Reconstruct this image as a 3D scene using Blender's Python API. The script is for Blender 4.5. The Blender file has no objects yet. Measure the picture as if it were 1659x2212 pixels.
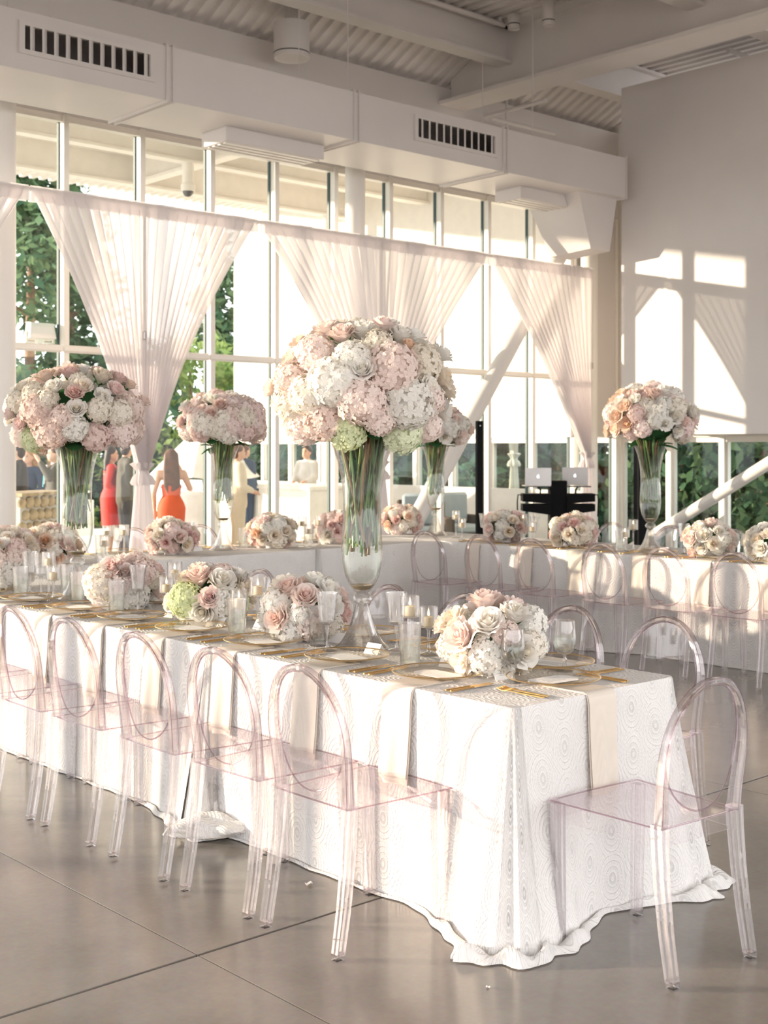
import bpy, bmesh, math, random
from mathutils import Vector, Matrix, Euler
R = math.radians
PI = math.pi
SC = bpy.context.scene
COL = SC.collection
random.seed(7)

# ------------------------------------------------------------------ camera, sky, sun, exposure
CAM_H, F_PX, HORIZON, CX = 1.60, 2776.0, 967.0, 829.5
FWD = Vector((0.670, 0.742, 0)).normalized()
RGT = Vector((FWD.y, -FWD.x, 0))
cam_d = bpy.data.cameras.new('camera')
cam = bpy.data.objects.new('camera', cam_d); COL.objects.link(cam)
cam.location = (0, 0, CAM_H)
cam.rotation_euler = (PI / 2, 0, math.atan2(-FWD.x, FWD.y))
cam_d.sensor_fit = 'VERTICAL'; cam_d.sensor_height = 36.0
cam_d.lens = F_PX / 2212.0 * 36.0
cam_d.shift_y = -(1106.0 - HORIZON) / 2212.0
cam_d.clip_start = 0.05; cam_d.clip_end = 400
cam_d.dof.use_dof = True; cam_d.dof.focus_distance = 4.9; cam_d.dof.aperture_fstop = 5.6
SC.camera = cam

w = bpy.data.worlds.new('sky'); SC.world = w; w.use_nodes = True
bg = w.node_tree.nodes['Background']
bg.inputs['Color'].default_value = (1.0, 0.975, 0.97, 1)
bg.inputs['Strength'].default_value = 2.4

sun_d = bpy.data.lights.new('sun_offscreen', 'SUN'); sun = bpy.data.objects.new('sun_offscreen', sun_d); COL.objects.link(sun)
SUN_DIR = Vector((1.0, -1.0, -0.205)).normalized()
sun.rotation_euler = SUN_DIR.to_track_quat('-Z', 'Y').to_euler()
sun.location = (-12, 20, 12)
sun_d.energy = 6.0; sun_d.color = (1.0, 0.785, 0.60); sun_d.angle = R(0.6)

SC.view_settings.view_transform = 'Standard'
SC.view_settings.look = 'None'
SC.view_settings.gamma = 1.0
SC.view_settings.use_curve_mapping = False
SC.view_settings.exposure = 0.52
SC.cycles.max_bounces = 12
SC.cycles.diffuse_bounces = 5
SC.cycles.transparent_max_bounces = 40
SC.cycles.caustics_reflective = False
SC.cycles.caustics_refractive = False
SC.cycles.sample_clamp_indirect = 6.0

# ------------------------------------------------------------------ helpers
def seen_at(px, py, z):
    """world x, y of a point of height z that the photograph shows at a pixel"""
    d = F_PX * (CAM_H - z) / (py - HORIZON)
    p = FWD * d + RGT * ((px - CX) / F_PX * d)
    return p.x, p.y

class MB:
    def __init__(s): s.v = []; s.f = []; s.uv = None; s.c = None
    def add(s, vs, fs):
        o = len(s.v); s.v += [tuple(p) for p in vs]
        s.f += [tuple(i + o for i in f) for f in fs]; return s
    def box(s, x0, x1, y0, y1, z0, z1):
        return s.add([(x0,y0,z0),(x1,y0,z0),(x1,y1,z0),(x0,y1,z0),(x0,y0,z1),(x1,y0,z1),(x1,y1,z1),(x0,y1,z1)],
              [(0,3,2,1),(4,5,6,7),(0,1,5,4),(1,2,6,5),(2,3,7,6),(3,0,4,7)])
    def bbox(s, x0, x1, y0, y1, z0, z1, b=0.01):
        """box with chamfered edges"""
        X = (x0, x1); Y = (y0, y1); Z = (z0, z1); vs = []; idx = {}
        for i in (0, 1):
            for j in (0, 1):
                for k in (0, 1):
                    sx, sy, sz = (b if i == 0 else -b), (b if j == 0 else -b), (b if k == 0 else -b)
                    idx[i,j,k,'x'] = len(vs); vs.append((X[i], Y[j]+sy, Z[k]+sz))
                    idx[i,j,k,'y'] = len(vs); vs.append((X[i]+sx, Y[j], Z[k]+sz))
                    idx[i,j,k,'z'] = len(vs); vs.append((X[i]+sx, Y[j]+sy, Z[k]))
        g = lambda i,j,k,a: idx[i,j,k,a]
        fs = []
        for i in (0, 1):
            fs.append([g(i,0,0,'x'),g(i,1,0,'x'),g(i,1,1,'x'),g(i,0,1,'x')])
            fs.append([g(0,i,0,'y'),g(1,i,0,'y'),g(1,i,1,'y'),g(0,i,1,'y')])
            fs.append([g(0,0,i,'z'),g(1,0,i,'z'),g(1,1,i,'z'),g(0,1,i,'z')])
        for i in (0,1):
            for j in (0,1):
                fs.append([g(i,j,0,'x'),g(i,j,1,'x'),g(i,j,1,'y'),g(i,j,0,'y')])
                fs.append([g(i,0,j,'x'),g(i,1,j,'x'),g(i,1,j,'z'),g(i,0,j,'z')])
                fs.append([g(0,i,j,'y'),g(1,i,j,'y'),g(1,i,j,'z'),g(0,i,j,'z')])
                for k in (0,1): fs.append([g(i,j,k,'x'),g(i,j,k,'y'),g(i,j,k,'z')])
        s.fix = True
        return s.add(vs, fs)
    def lathe(s, prof, n=24, cx=0, cy=0, cz=0, flute=0.0, nf=0, frange=None, closed=False):
        vs = []; fs = []
        for (r, z) in prof:
            for i in range(n):
                a = 2 * PI * i / n; rr = r
                if flute and (frange is None or frange[0] <= z <= frange[1]):
                    rr = r * (1 - flute * (0.5 + 0.5 * math.cos(a * nf)))
                vs.append((cx + rr * math.cos(a), cy + rr * math.sin(a), cz + z))
        m = len(prof)
        for j in range(m - 1 if not closed else m):
            for i in range(n):
                k = (i + 1) % n; j2 = (j + 1) % m
                fs.append((j*n+i, j*n+k, j2*n+k, j2*n+i))
        return s.add(vs, fs)
    def disc(s, r, z, n=24, cx=0, cy=0):
        return s.add([(cx + r*math.cos(2*PI*i/n), cy + r*math.sin(2*PI*i/n), z) for i in range(n)], [tuple(range(n))])
    def sweep(s, path, sect, up=(0, 0, 1), caps=True, closed=False):
        """sect(i, t) -> list of 2-d points (side, up) carried along a path"""
        P = [Vector(p) for p in path]; n = len(P); rings = []; up = Vector(up)
        for i, p in enumerate(P):
            if closed: tg = P[(i+1) % n] - P[i-1]
            else: tg = P[min(i+1, n-1)] - P[max(i-1, 0)]
            if tg.length < 1e-9: tg = Vector((0,0,1))
            tg.normalize(); sd = tg.cross(up)
            if sd.length < 1e-4: sd = tg.cross(Vector((0, 1, 0.01)))
            sd.normalize(); u2 = sd.cross(tg)
            rings.append([p + sd * a + u2 * b for a, b in sect(i, i / max(1, n - 1))])
        k = len(rings[0]); vs = [q for r_ in rings for q in r_]; fs = []
        for j in range(n - (0 if closed else 1)):
            j2 = (j + 1) % n
            for i in range(k):
                fs.append((j*k+i, j*k+(i+1) % k, j2*k+(i+1) % k, j2*k+i))
        if caps and not closed:
            fs.append(tuple(range(k))[::-1]); fs.append(tuple((n-1)*k + i for i in range(k)))
        return s.add(vs, fs)
    def tube(s, path, r, n=8, caps=True, up=(0, 0, 1), closed=False):
        rr = (lambda i: r) if not isinstance(r, (list, tuple)) else (lambda i: r[i])
        return s.sweep(path, lambda i, t: [(rr(i)*math.cos(2*PI*k/n), rr(i)*math.sin(2*PI*k/n)) for k in range(n)], up, caps, closed)
    def bar(s, path, wd, ht, up=(0, 0, 1), caps=True, closed=False, ch=0.0):
        def sec(i, t):
            a = (wd(t) if callable(wd) else wd) / 2; b = (ht(t) if callable(ht) else ht) / 2; c = ch
            if c: return [(-a+c,-b),(a-c,-b),(a,-b+c),(a,b-c),(a-c,b),(-a+c,b),(-a,b-c),(-a,-b+c)]
            return [(-a,-b),(a,-b),(a,b),(-a,b)]
        return s.sweep(path, sec, up, caps, closed)
    def ball(s, c, r, n=10, m=6, sc=(1,1,1)):
        vs = [(c[0], c[1], c[2] - r*sc[2])]; fs = []
        for j in range(1, m):
            ph = -PI/2 + PI*j/m
            for i in range(n):
                a = 2*PI*i/n
                vs.append((c[0]+r*sc[0]*math.cos(ph)*math.cos(a), c[1]+r*sc[1]*math.cos(ph)*math.sin(a), c[2]+r*sc[2]*math.sin(ph)))
        vs.append((c[0], c[1], c[2] + r*sc[2])); T = len(vs)-1
        for i in range(n): fs.append((0, 1+(i+1) % n, 1+i)); fs.append((T, T-n+i, T-n+(i+1) % n))
        for j in range(m-2):
            for i in range(n):
                fs.append((1+j*n+i, 1+j*n+(i+1) % n, 1+(j+1)*n+(i+1) % n, 1+(j+1)*n+i))
        return s.add(vs, fs)
    def grid(s, pts):
        h = len(pts); wd = len(pts[0])
        return s.add([p for r_ in pts for p in r_], [(j*wd+i, j*wd+i+1, (j+1)*wd+i+1, (j+1)*wd+i) for j in range(h-1) for i in range(wd-1)])
    def mesh(s, name, smooth=True, fix=True, merge=0):
        me = bpy.data.meshes.new(name); me.from_pydata(s.v, [], s.f)
        if s.uv:
            l = me.uv_layers.new(name='UVMap')
            for lp in me.loops: l.data[lp.index].uv = s.uv[lp.vertex_index]
        if s.c:
            ca = me.color_attributes.new('tone', 'FLOAT_COLOR', 'POINT')
            for i, c in enumerate(s.c): ca.data[i].color = (c, c, c, 1)
        if fix or merge:
            b = bmesh.new(); b.from_mesh(me)
            if merge: bmesh.ops.remove_doubles(b, verts=b.verts, dist=merge)
            if fix: bmesh.ops.recalc_face_normals(b, faces=b.faces)
            b.to_mesh(me); b.free()
        if smooth:
            me.polygons.foreach_set('use_smooth', [True] * len(me.polygons))
            try: me.set_sharp_from_angle(angle=R(38))
            except Exception: pass
        me.update(); return me
    def build(s, name, mat, parent=None, loc=(0,0,0), rot=(0,0,0), smooth=True, fix=True, scale=None):
        return put(name, s.mesh(name, smooth, fix), mat, parent, loc, rot, scale)

def put(name, me, mat, parent=None, loc=(0,0,0), rot=(0,0,0), scale=None):
    o = bpy.data.objects.new(name, me); COL.objects.link(o)
    if mat is not None and me is not None and len(me.materials) == 0: me.materials.append(mat)
    o.parent = parent; o.location = loc; o.rotation_euler = rot
    if scale is not None: o.scale = (scale,)*3 if isinstance(scale, (int, float)) else scale
    return o
def tag(o, label, cat, group=None, kind=None):
    o['label'] = label; o['category'] = cat
    if group: o['group'] = group
    if kind: o['kind'] = kind
    return o
def thing(name, label, cat, loc=(0,0,0), rz=0, group=None, kind=None):
    o = bpy.data.objects.new(name, None); COL.objects.link(o); o.empty_display_size = 0.1
    o.location = loc; o.rotation_euler = (0, 0, rz)
    return tag(o, label, cat, group, kind)
KIDS = {}
def copy_tree(o, parent=None):
    c = o.copy(); COL.objects.link(c); c.parent = parent
    for ch in list(o.children):
        if ch.name in bpy.data.objects: copy_tree(ch, c)
    return c
ORD = ['first','second','third','fourth','fifth','sixth','seventh','eighth','ninth','tenth','eleventh','twelfth','thirteenth','fourteenth']
# ------------------------------------------------------------------ materials (all procedural)
M = {}
def nodes(name):
    m = bpy.data.materials.new(name); m.use_nodes = True; nt = m.node_tree; nt.nodes.clear()
    out = nt.nodes.new('ShaderNodeOutputMaterial'); return m, nt, out
def N(nt, typ, **kw):
    n = nt.nodes.new(typ)
    for k, v in kw.items(): setattr(n, k, v)
    return n
def mth(nt, op, a=None, b=None, c=None):
    n = nt.nodes.new('ShaderNodeMath'); n.operation = op
    for i, x in enumerate((a, b, c)):
        if x is None: continue
        if isinstance(x, (int, float)): n.inputs[i].default_value = x
        else: nt.links.new(x, n.inputs[i])
    return n.outputs[0]
def basic(key, col, rough=0.5, metal=0.0, var=0.06, nscale=6.0, bump=0.0, bscale=120.0, spec=0.5, emit=None, estr=0.0, coat=0.0):
    m, nt, out = nodes(key); L = nt.links.new
    p = N(nt, 'ShaderNodeBsdfPrincipled'); L(p.outputs[0], out.inputs[0])
    tc = N(nt, 'ShaderNodeTexCoord'); no = N(nt, 'ShaderNodeTexNoise'); no.inputs['Scale'].default_value = nscale; no.inputs['Detail'].default_value = 4
    L(tc.outputs['Object'], no.inputs['Vector'])
    rp = N(nt, 'ShaderNodeValToRGB'); L(no.outputs[0], rp.inputs[0])
    rp.color_ramp.elements[0].position = 0.3; rp.color_ramp.elements[1].position = 0.7
    rp.color_ramp.elements[0].color = tuple(max(0, c*(1-var)) for c in col) + (1,)
    rp.color_ramp.elements[1].color = tuple(min(1, c*(1+var)) for c in col) + (1,)
    L(rp.outputs[0], p.inputs['Base Color'])
    p.inputs['Roughness'].default_value = rough; p.inputs['Metallic'].default_value = metal
    p.inputs['Specular IOR Level'].default_value = spec; p.inputs['Coat Weight'].default_value = coat
    if bump:
        n2 = N(nt, 'ShaderNodeTexNoise'); n2.inputs['Scale'].default_value = bscale; n2.inputs['Detail'].default_value = 3
        L(tc.outputs['Object'], n2.inputs['Vector'])
        b = N(nt, 'ShaderNodeBump'); b.inputs['Strength'].default_value = bump; b.inputs['Distance'].default_value = 0.01
        L(n2.outputs[0], b.inputs['Height']); L(b.outputs[0], p.inputs['Normal'])
    if emit: p.inputs['Emission Color'].default_value = emit + (1,); p.inputs['Emission Strength'].default_value = estr
    M[key] = m; return m
def clear(key, face, edge, gloss_face=0.03, gloss_edge=0.75, power=3.0, rough=0.02, glosscol=(1,1,1), refr=0.0, ior=1.45):
    """clear glass or acrylic: light passes straight, grazing faces mirror and tint"""
    m, nt, out = nodes(key); L = nt.links.new
    lw = N(nt, 'ShaderNodeLayerWeight'); lw.inputs['Blend'].default_value = 0.5
    f = mth(nt, 'POWER', lw.outputs['Facing'], power)
    rp = N(nt, 'ShaderNodeValToRGB'); L(lw.outputs['Facing'], rp.inputs[0])
    rp.color_ramp.elements[0].color = face + (1,); rp.color_ramp.elements[0].position = 0.45
    rp.color_ramp.elements[1].color = edge + (1,); rp.color_ramp.elements[1].position = 0.98
    tr = N(nt, 'ShaderNodeBsdfTransparent'); L(rp.outputs[0], tr.inputs[0])
    gl = N(nt, 'ShaderNodeBsdfGlossy'); gl.inputs['Roughness'].default_value = rough; gl.inputs['Color'].default_value = glosscol + (1,)
    fac = mth(nt, 'MULTIPLY_ADD', f, gloss_edge - gloss_face, gloss_face)
    mx = N(nt, 'ShaderNodeMixShader'); L(fac, mx.inputs[0]); L(tr.outputs[0], mx.inputs[1]); L(gl.outputs[0], mx.inputs[2])
    if refr:
        g2 = N(nt, 'ShaderNodeBsdfGlass'); g2.inputs['IOR'].default_value = ior; g2.inputs['Roughness'].default_value = 0.0
        g2.inputs['Color'].default_value = tuple(0.5*(1+c) for c in face) + (1,)
        m2 = N(nt, 'ShaderNodeMixShader'); m2.inputs[0].default_value = refr
        L(mx.outputs[0], m2.inputs[1]); L(g2.outputs[0], m2.inputs[2]); L(m2.outputs[0], out.inputs[0])
    else: L(mx.outputs[0], out.inputs[0])
    M[key] = m; return m
def petal(key, col, deep, transl=0.35):
    """petal skin: tone attribute runs from heart (0) to rim (1)"""
    m, nt, out = nodes(key); L = nt.links.new
    at = N(nt, 'ShaderNodeAttribute', attribute_name='tone')
    rp = N(nt, 'ShaderNodeValToRGB'); L(at.outputs['Fac'], rp.inputs[0])
    rp.color_ramp.elements[0].color = deep + (1,); rp.color_ramp.elements[0].position = 0.05
    rp.color_ramp.elements[1].color = col + (1,); rp.color_ramp.elements[1].position = 0.75
    oi = N(nt, 'ShaderNodeObjectInfo'); hs = N(nt, 'ShaderNodeHueSaturation')
    v = mth(nt, 'MULTIPLY_ADD', oi.outputs['Random'], 0.10, 0.92); L(v, hs.inputs['Value'])
    s_ = mth(nt, 'MULTIPLY_ADD', oi.outputs['Random'], -0.5, 1.2); L(s_, hs.inputs['Saturation'])
    L(rp.outputs[0], hs.inputs['Color'])
    d = N(nt, 'ShaderNodeBsdfDiffuse'); t = N(nt, 'ShaderNodeBsdfTranslucent')
    L(hs.outputs[0], d.inputs[0]); L(hs.outputs[0], t.inputs[0])
    mx = N(nt, 'ShaderNodeMixShader'); mx.inputs[0].default_value = transl
    L(d.outputs[0], mx.inputs[1]); L(t.outputs[0], mx.inputs[2]); L(mx.outputs[0], out.inputs[0]); M[key] = m; return m
def leafy(key, c1, c2, transl=0.35, rough=0.5):
    m, nt, out = nodes(key); L = nt.links.new
    ge = N(nt, 'ShaderNodeNewGeometry'); rp = N(nt, 'ShaderNodeValToRGB'); L(ge.outputs['Random Per Island'], rp.inputs[0])
    rp.color_ramp.elements[0].color = c1 + (1,); rp.color_ramp.elements[1].color = c2 + (1,)
    d = N(nt, 'ShaderNodeBsdfDiffuse'); t = N(nt, 'ShaderNodeBsdfTranslucent')
    L(rp.outputs[0], d.inputs[0]); L(rp.outputs[0], t.inputs[0])
    mx = N(nt, 'ShaderNodeMixShader'); mx.inputs[0].default_value = transl
    L(d.outputs[0], mx.inputs[1]); L(t.outputs[0], mx.inputs[2]); L(mx.outputs[0], out.inputs[0]); M[key] = m; return m
def cloth(key, col, transl=0.15, clearp=0.0, weave=900.0, bump=0.25):
    m, nt, out = nodes(key); L = nt.links.new
    tc = N(nt, 'ShaderNodeTexCoord')
    wv = N(nt, 'ShaderNodeTexWave'); wv.inputs['Scale'].default_value = weave/20; wv.inputs['Distortion'].default_value = 1.5
    L(tc.outputs['Object'], wv.inputs['Vector'])
    no = N(nt, 'ShaderNodeTexNoise'); no.inputs['Scale'].default_value = weave/4; L(tc.outputs['Object'], no.inputs['Vector'])
    b = N(nt, 'ShaderNodeBump'); b.inputs['Strength'].default_value = bump; b.inputs['Distance'].default_value = 0.002
    L(no.outputs[0], b.inputs['Height'])
    rp = N(nt, 'ShaderNodeValToRGB'); L(wv.outputs[0], rp.inputs[0])
    rp.color_ramp.elements[0].color = tuple(c*0.97 for c in col) + (1,); rp.color_ramp.elements[1].color = col + (1,)
    d = N(nt, 'ShaderNodeBsdfDiffuse'); t = N(nt, 'ShaderNodeBsdfTranslucent')
    for x in (d, t): L(rp.outputs[0], x.inputs[0]); L(b.outputs[0], x.inputs['Normal'])
    mx = N(nt, 'ShaderNodeMixShader'); mx.inputs[0].default_value = transl
    L(d.outputs[0], mx.inputs[1]); L(t.outputs[0], mx.inputs[2])
    if clearp:
        tr = N(nt, 'ShaderNodeBsdfTransparent'); m2 = N(nt, 'ShaderNodeMixShader'); m2.inputs[0].default_value = clearp
        L(mx.outputs[0], m2.inputs[1]); L(tr.outputs[0], m2.inputs[2]); L(m2.outputs[0], out.inputs[0])
    else: L(mx.outputs[0], out.inputs[0])
    M[key] = m; return m

def lace(key):
    """white lace: columns of oval medallions of concentric cords, open net between, holes along the hem (uv in metres)"""
    m, nt, out = nodes(key); L = nt.links.new
    uv = N(nt, 'ShaderNodeUVMap'); sp = N(nt, 'ShaderNodeSeparateXYZ'); L(uv.outputs[0], sp.inputs[0])
    no = N(nt, 'ShaderNodeTexNoise'); no.inputs['Scale'].default_value = 9; L(uv.outputs[0], no.inputs['Vector'])
    wob = mth(nt, 'MULTIPLY_ADD', no.outputs[0], 0.012, -0.006)
    CW, CHT = 0.125, 0.165
    us = mth(nt, 'DIVIDE', mth(nt, 'ADD', sp.outputs[0], wob), CW)
    col = mth(nt, 'FLOOR', us)
    fu = mth(nt, 'SUBTRACT', mth(nt, 'FRACT', us), 0.5)
    vs = mth(nt, 'MULTIPLY_ADD', col, 0.5, mth(nt, 'DIVIDE', mth(nt, 'ADD', sp.outputs[1], wob), CHT))
    fv = mth(nt, 'SUBTRACT', mth(nt, 'FRACT', vs), 0.5)
    x2 = mth(nt, 'POWER', mth(nt, 'ABSOLUTE', mth(nt, 'MULTIPLY', fu, CW)), 2.0)
    y2 = mth(nt, 'POWER', mth(nt, 'ABSOLUTE', mth(nt, 'MULTIPLY', fv, CHT*0.72)), 2.0)
    e = mth(nt, 'SQRT', mth(nt, 'ADD', x2, y2))
    ring = mth(nt, 'SINE', mth(nt, 'MULTIPLY', e, 2*PI/0.0150))
    ang = mth(nt, 'ARCTAN2', mth(nt, 'MULTIPLY', fv, CHT*0.72), mth(nt, 'MULTIPLY', fu, CW))
    spoke = mth(nt, 'SINE', mth(nt, 'MULTIPLY', ang, 26.0))
    net = mth(nt, 'MAXIMUM', ring, mth(nt, 'MULTIPLY_ADD', spoke, 0.30, -0.25))
    hgt = N(nt, 'ShaderNodeMapRange'); L(net, hgt.inputs[0]); hgt.inputs[1].default_value = -0.9; hgt.inputs[2].default_value = 0.7
    rp = N(nt, 'ShaderNodeValToRGB'); L(hgt.outputs[0], rp.inputs[0])
    rp.color_ramp.elements[0].color = (0.93, 0.915, 0.90, 1); rp.color_ramp.elements[1].color = (0.93, 0.915, 0.90, 1)
    rp.color_ramp.elements[1].position = 0.55
    b = N(nt, 'ShaderNodeBump'); b.inputs['Strength'].default_value = 0.9; b.inputs['Distance'].default_value = 0.004; L(hgt.outputs[0], b.inputs['Height'])
    d = N(nt, 'ShaderNodeBsdfDiffuse'); t = N(nt, 'ShaderNodeBsdfTranslucent')
    for x in (d, t): L(rp.outputs[0], x.inputs[0])
    L(b.outputs[0], d.inputs['Normal'])
    mx = N(nt, 'ShaderNodeMixShader'); mx.inputs[0].default_value = 0.16
    L(d.outputs[0], mx.inputs[1]); L(t.outputs[0], mx.inputs[2])
    hem = N(nt, 'ShaderNodeMapRange'); L(sp.outputs[1], hem.inputs[0])   # v = metres above the hem
    hem.inputs[1].default_value = 0.10; hem.inputs[2].default_value = 0.04; hem.inputs[3].default_value = 0.0; hem.inputs[4].default_value = 1.0
    hole = mth(nt, 'MULTIPLY', mth(nt, 'LESS_THAN', net, -0.6), hem.outputs[0])
    tr = N(nt, 'ShaderNodeBsdfTransparent'); m2 = N(nt, 'ShaderNodeMixShader'); L(hole, m2.inputs[0])
    L(mx.outputs[0], m2.inputs[1]); L(tr.outputs[0], m2.inputs[2]); L(m2.outputs[0], out.inputs[0]); M[key] = m

def concrete(key):
    m, nt, out = nodes(key); L = nt.links.new
    p = N(nt, 'ShaderNodeBsdfPrincipled'); L(p.outputs[0], out.inputs[0])
    ge = N(nt, 'ShaderNodeNewGeometry')
    n1 = N(nt, 'ShaderNodeTexNoise'); n1.inputs['Scale'].default_value = 0.9; n1.inputs['Detail'].default_value = 7; n1.inputs['Roughness'].default_value = 0.65
    n2 = N(nt, 'ShaderNodeTexNoise'); n2.inputs['Scale'].default_value = 45; n2.inputs['Detail'].default_value = 4
    n3 = N(nt, 'ShaderNodeTexNoise'); n3.inputs['Scale'].default_value = 2.6; n3.inputs['Detail'].default_value = 6
    for n in (n1, n2, n3): L(ge.outputs['Position'], n.inputs['Vector'])
    rp = N(nt, 'ShaderNodeValToRGB'); L(n1.outputs[0], rp.inputs[0])
    rp.color_ramp.elements[0].position = 0.32; rp.color_ramp.elements[1].position = 0.68
    rp.color_ramp.elements[0].color = (0.19, 0.172, 0.152, 1); rp.color_ramp.elements[1].color = (0.285, 0.26, 0.232, 1)
    mixc = N(nt, 'ShaderNodeMix', data_type='RGBA', blend_type='MULTIPLY'); mixc.inputs[0].default_value = 0.25
    L(rp.outputs[0], mixc.inputs[6]); L(n2.outputs[1], mixc.inputs[7]); L(mixc.outputs[2], p.inputs['Base Color'])
    rr = N(nt, 'ShaderNodeMapRange'); L(n3.outputs[0], rr.inputs[0]); rr.inputs[3].default_value = 0.10; rr.inputs[4].default_value = 0.24
    L(rr.outputs[0], p.inputs['Roughness']); p.inputs['Specular IOR Level'].default_value = 0.65
    b = N(nt, 'ShaderNodeBump'); b.inputs['Strength'].default_value = 0.06; b.inputs['Distance'].default_value = 0.01; L(n3.outputs[0], b.inputs['Height']); L(b.outputs[0], p.inputs['Normal'])
    M[key] = m

basic('white_paint', (0.76, 0.72, 0.70), 0.55, var=0.02, nscale=1.5, bump=0.03, bscale=60)
basic('duct_paint', (0.76, 0.72, 0.70), 0.38, var=0.03, nscale=1.2)
basic('steel_paint', (0.76, 0.72, 0.70), 0.45, var=0.03, nscale=2)
basic('deck_paint', (0.76, 0.72, 0.70), 0.5, var=0.06, nscale=3)
basic('column_paint', (0.86, 0.83, 0.80), 0.35, var=0.02, nscale=2)
basic('frame_paint', (0.88, 0.84, 0.78), 0.35, var=0.03, nscale=2)
basic('gasket', (0.03, 0.075, 0.075), 0.5)
concrete('concrete')
basic('joint', (0.014, 0.011, 0.009), 0.9)
basic('patio', (0.78, 0.74, 0.68), 0.7, var=0.08, nscale=1.0)
basic('outer_wall', (0.86, 0.82, 0.77), 0.7, var=0.03)
basic('parapet', (0.66, 0.63, 0.60), 0.8, var=0.1, nscale=3)
clear('pane', (0.95, 0.985, 0.975), (0.75, 0.90, 0.88), 0.014, 0.8, 5.0, 0.0)
clear('acrylic', (0.992, 0.982, 0.986), (0.93, 0.89, 0.905), 0.04, 0.34, 3.5, 0.03)
clear('acrylic_solid', (0.985, 0.965, 0.972), (0.66, 0.54, 0.59), 0.06, 0.55, 2.4, 0.03, refr=0.32)
clear('acrylic_edge', (0.80, 0.70, 0.74), (0.50, 0.36, 0.42), 0.05, 0.4, 2.0, 0.05)
clear('vase_glass', (0.995, 0.993, 0.99), (0.62, 0.60, 0.58), 0.03, 0.6, 3.2, 0.02)
clear('glass', (0.99, 0.987, 0.985), (0.66, 0.63, 0.61), 0.06, 0.75, 2.0, 0.02, refr=0.18)
clear('charger_glass', (0.985, 0.97, 0.945), (0.95, 0.91, 0.86), 0.05, 0.14, 3.0, 0.12, (1.0, 0.96, 0.90))
clear('water', (0.965, 0.985, 0.965), (0.90, 0.94, 0.90), 0.01, 0.15, 3.0, 0.0)
basic('amber_base', (0.22, 0.17, 0.10), 0.2, var=0.15)
basic('gold', (0.86, 0.58, 0.24), 0.3, 1.0, var=0.05)
basic('gold_rim', (0.80, 0.60, 0.33), 0.3, 1.0, var=0.05)
cloth('napkin', (0.90, 0.83, 0.745), 0.18)
basic('paper', (0.92, 0.91, 0.89), 0.7, var=0.01)
basic('ink', (0.42, 0.40, 0.38), 0.8)
basic('wax', (0.93, 0.78, 0.52), 0.45)
basic('wick', (0.05, 0.04, 0.03), 0.9)
basic('flame', (1.0, 0.8, 0.4), 0.5, emit=(1.0, 0.72, 0.34), estr=6.0)
basic('ceramic', (0.86, 0.83, 0.81), 0.25, var=0.02)
lace('lace')
cloth('sheer', (0.93, 0.89, 0.895), 0.50, 0.10, bump=0.05)
cloth('sheer_dense', (0.93, 0.89, 0.895), 0.42, 0.03, bump=0.05)
petal('rose_white', (0.95, 0.925, 0.88), (0.90, 0.84, 0.70))
petal('rose_cream', (0.95, 0.885, 0.79), (0.93, 0.79, 0.60))
petal('rose_blush', (0.93, 0.80, 0.745), (0.90, 0.62, 0.54))
petal('rose_pink', (0.93, 0.76, 0.72), (0.84, 0.53, 0.50))
petal('rose_peach', (0.95, 0.78, 0.65), (0.93, 0.62, 0.42))
petal('hyd_white', (0.95, 0.93, 0.88), (0.82, 0.82, 0.66))
petal('hyd_cream', (0.95, 0.90, 0.81), (0.84, 0.78, 0.58))
petal('hyd_pink', (0.95, 0.83, 0.775), (0.88, 0.62, 0.52))
petal('hyd_mauve', (0.94, 0.80, 0.76), (0.84, 0.58, 0.52))
petal('hyd_green', (0.82, 0.87, 0.60), (0.46, 0.58, 0.22))
leafy('leaf', (0.025, 0.085, 0.03), (0.07, 0.19, 0.075), 0.25)
basic('stem', (0.085, 0.16, 0.05), 0.4, var=0.35, nscale=9)
basic('stem_pale', (0.19, 0.25, 0.07), 0.4, var=0.3, nscale=9)
basic('stem_brown', (0.16, 0.10, 0.04), 0.5, var=0.35, nscale=9)
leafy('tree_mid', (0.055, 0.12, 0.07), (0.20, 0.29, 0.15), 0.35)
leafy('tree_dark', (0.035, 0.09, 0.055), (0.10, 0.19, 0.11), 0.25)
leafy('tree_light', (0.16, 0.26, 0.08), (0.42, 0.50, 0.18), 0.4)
basic('bark', (0.32, 0.20, 0.13), 0.9, var=0.3, nscale=5, bump=0.4, bscale=12)
basic('soil', (0.17, 0.155, 0.13), 0.95, var=0.3, nscale=1.0)
basic('skin', (0.66, 0.38, 0.26), 0.5, var=0.04)
basic('skin_light', (0.70, 0.45, 0.34), 0.5, var=0.04)
basic('hair_brown', (0.13, 0.055, 0.028), 0.5, var=0.3, nscale=12)
basic('hair_dark', (0.035, 0.020, 0.016), 0.5, var=0.3, nscale=12)
basic('hair_fair', (0.42, 0.24, 0.11), 0.5, var=0.25, nscale=30)
basic('red_cloth', (0.78, 0.045, 0.035), 0.7)
basic('orange_cloth', (0.72, 0.09, 0.012), 0.65)
basic('dark_suit', (0.05, 0.048, 0.05), 0.8)
basic('olive_suit', (0.10, 0.09, 0.07), 0.8)
basic('navy_cloth', (0.035, 0.055, 0.11), 0.8)
basic('beige_suit', (0.70, 0.58, 0.44), 0.8)
basic('white_shirt', (0.88, 0.86, 0.83), 0.8)
basic('teal_tie', (0.10, 0.45, 0.50), 0.6)
basic('black', (0.006, 0.006, 0.007), 0.7, spec=0.15)
basic('black_gloss', (0.012, 0.012, 0.013), 0.3)
basic('lip', (0.55, 0.18, 0.15), 0.5)
basic('silver', (0.55, 0.53, 0.52), 0.35, 0.9)
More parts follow.
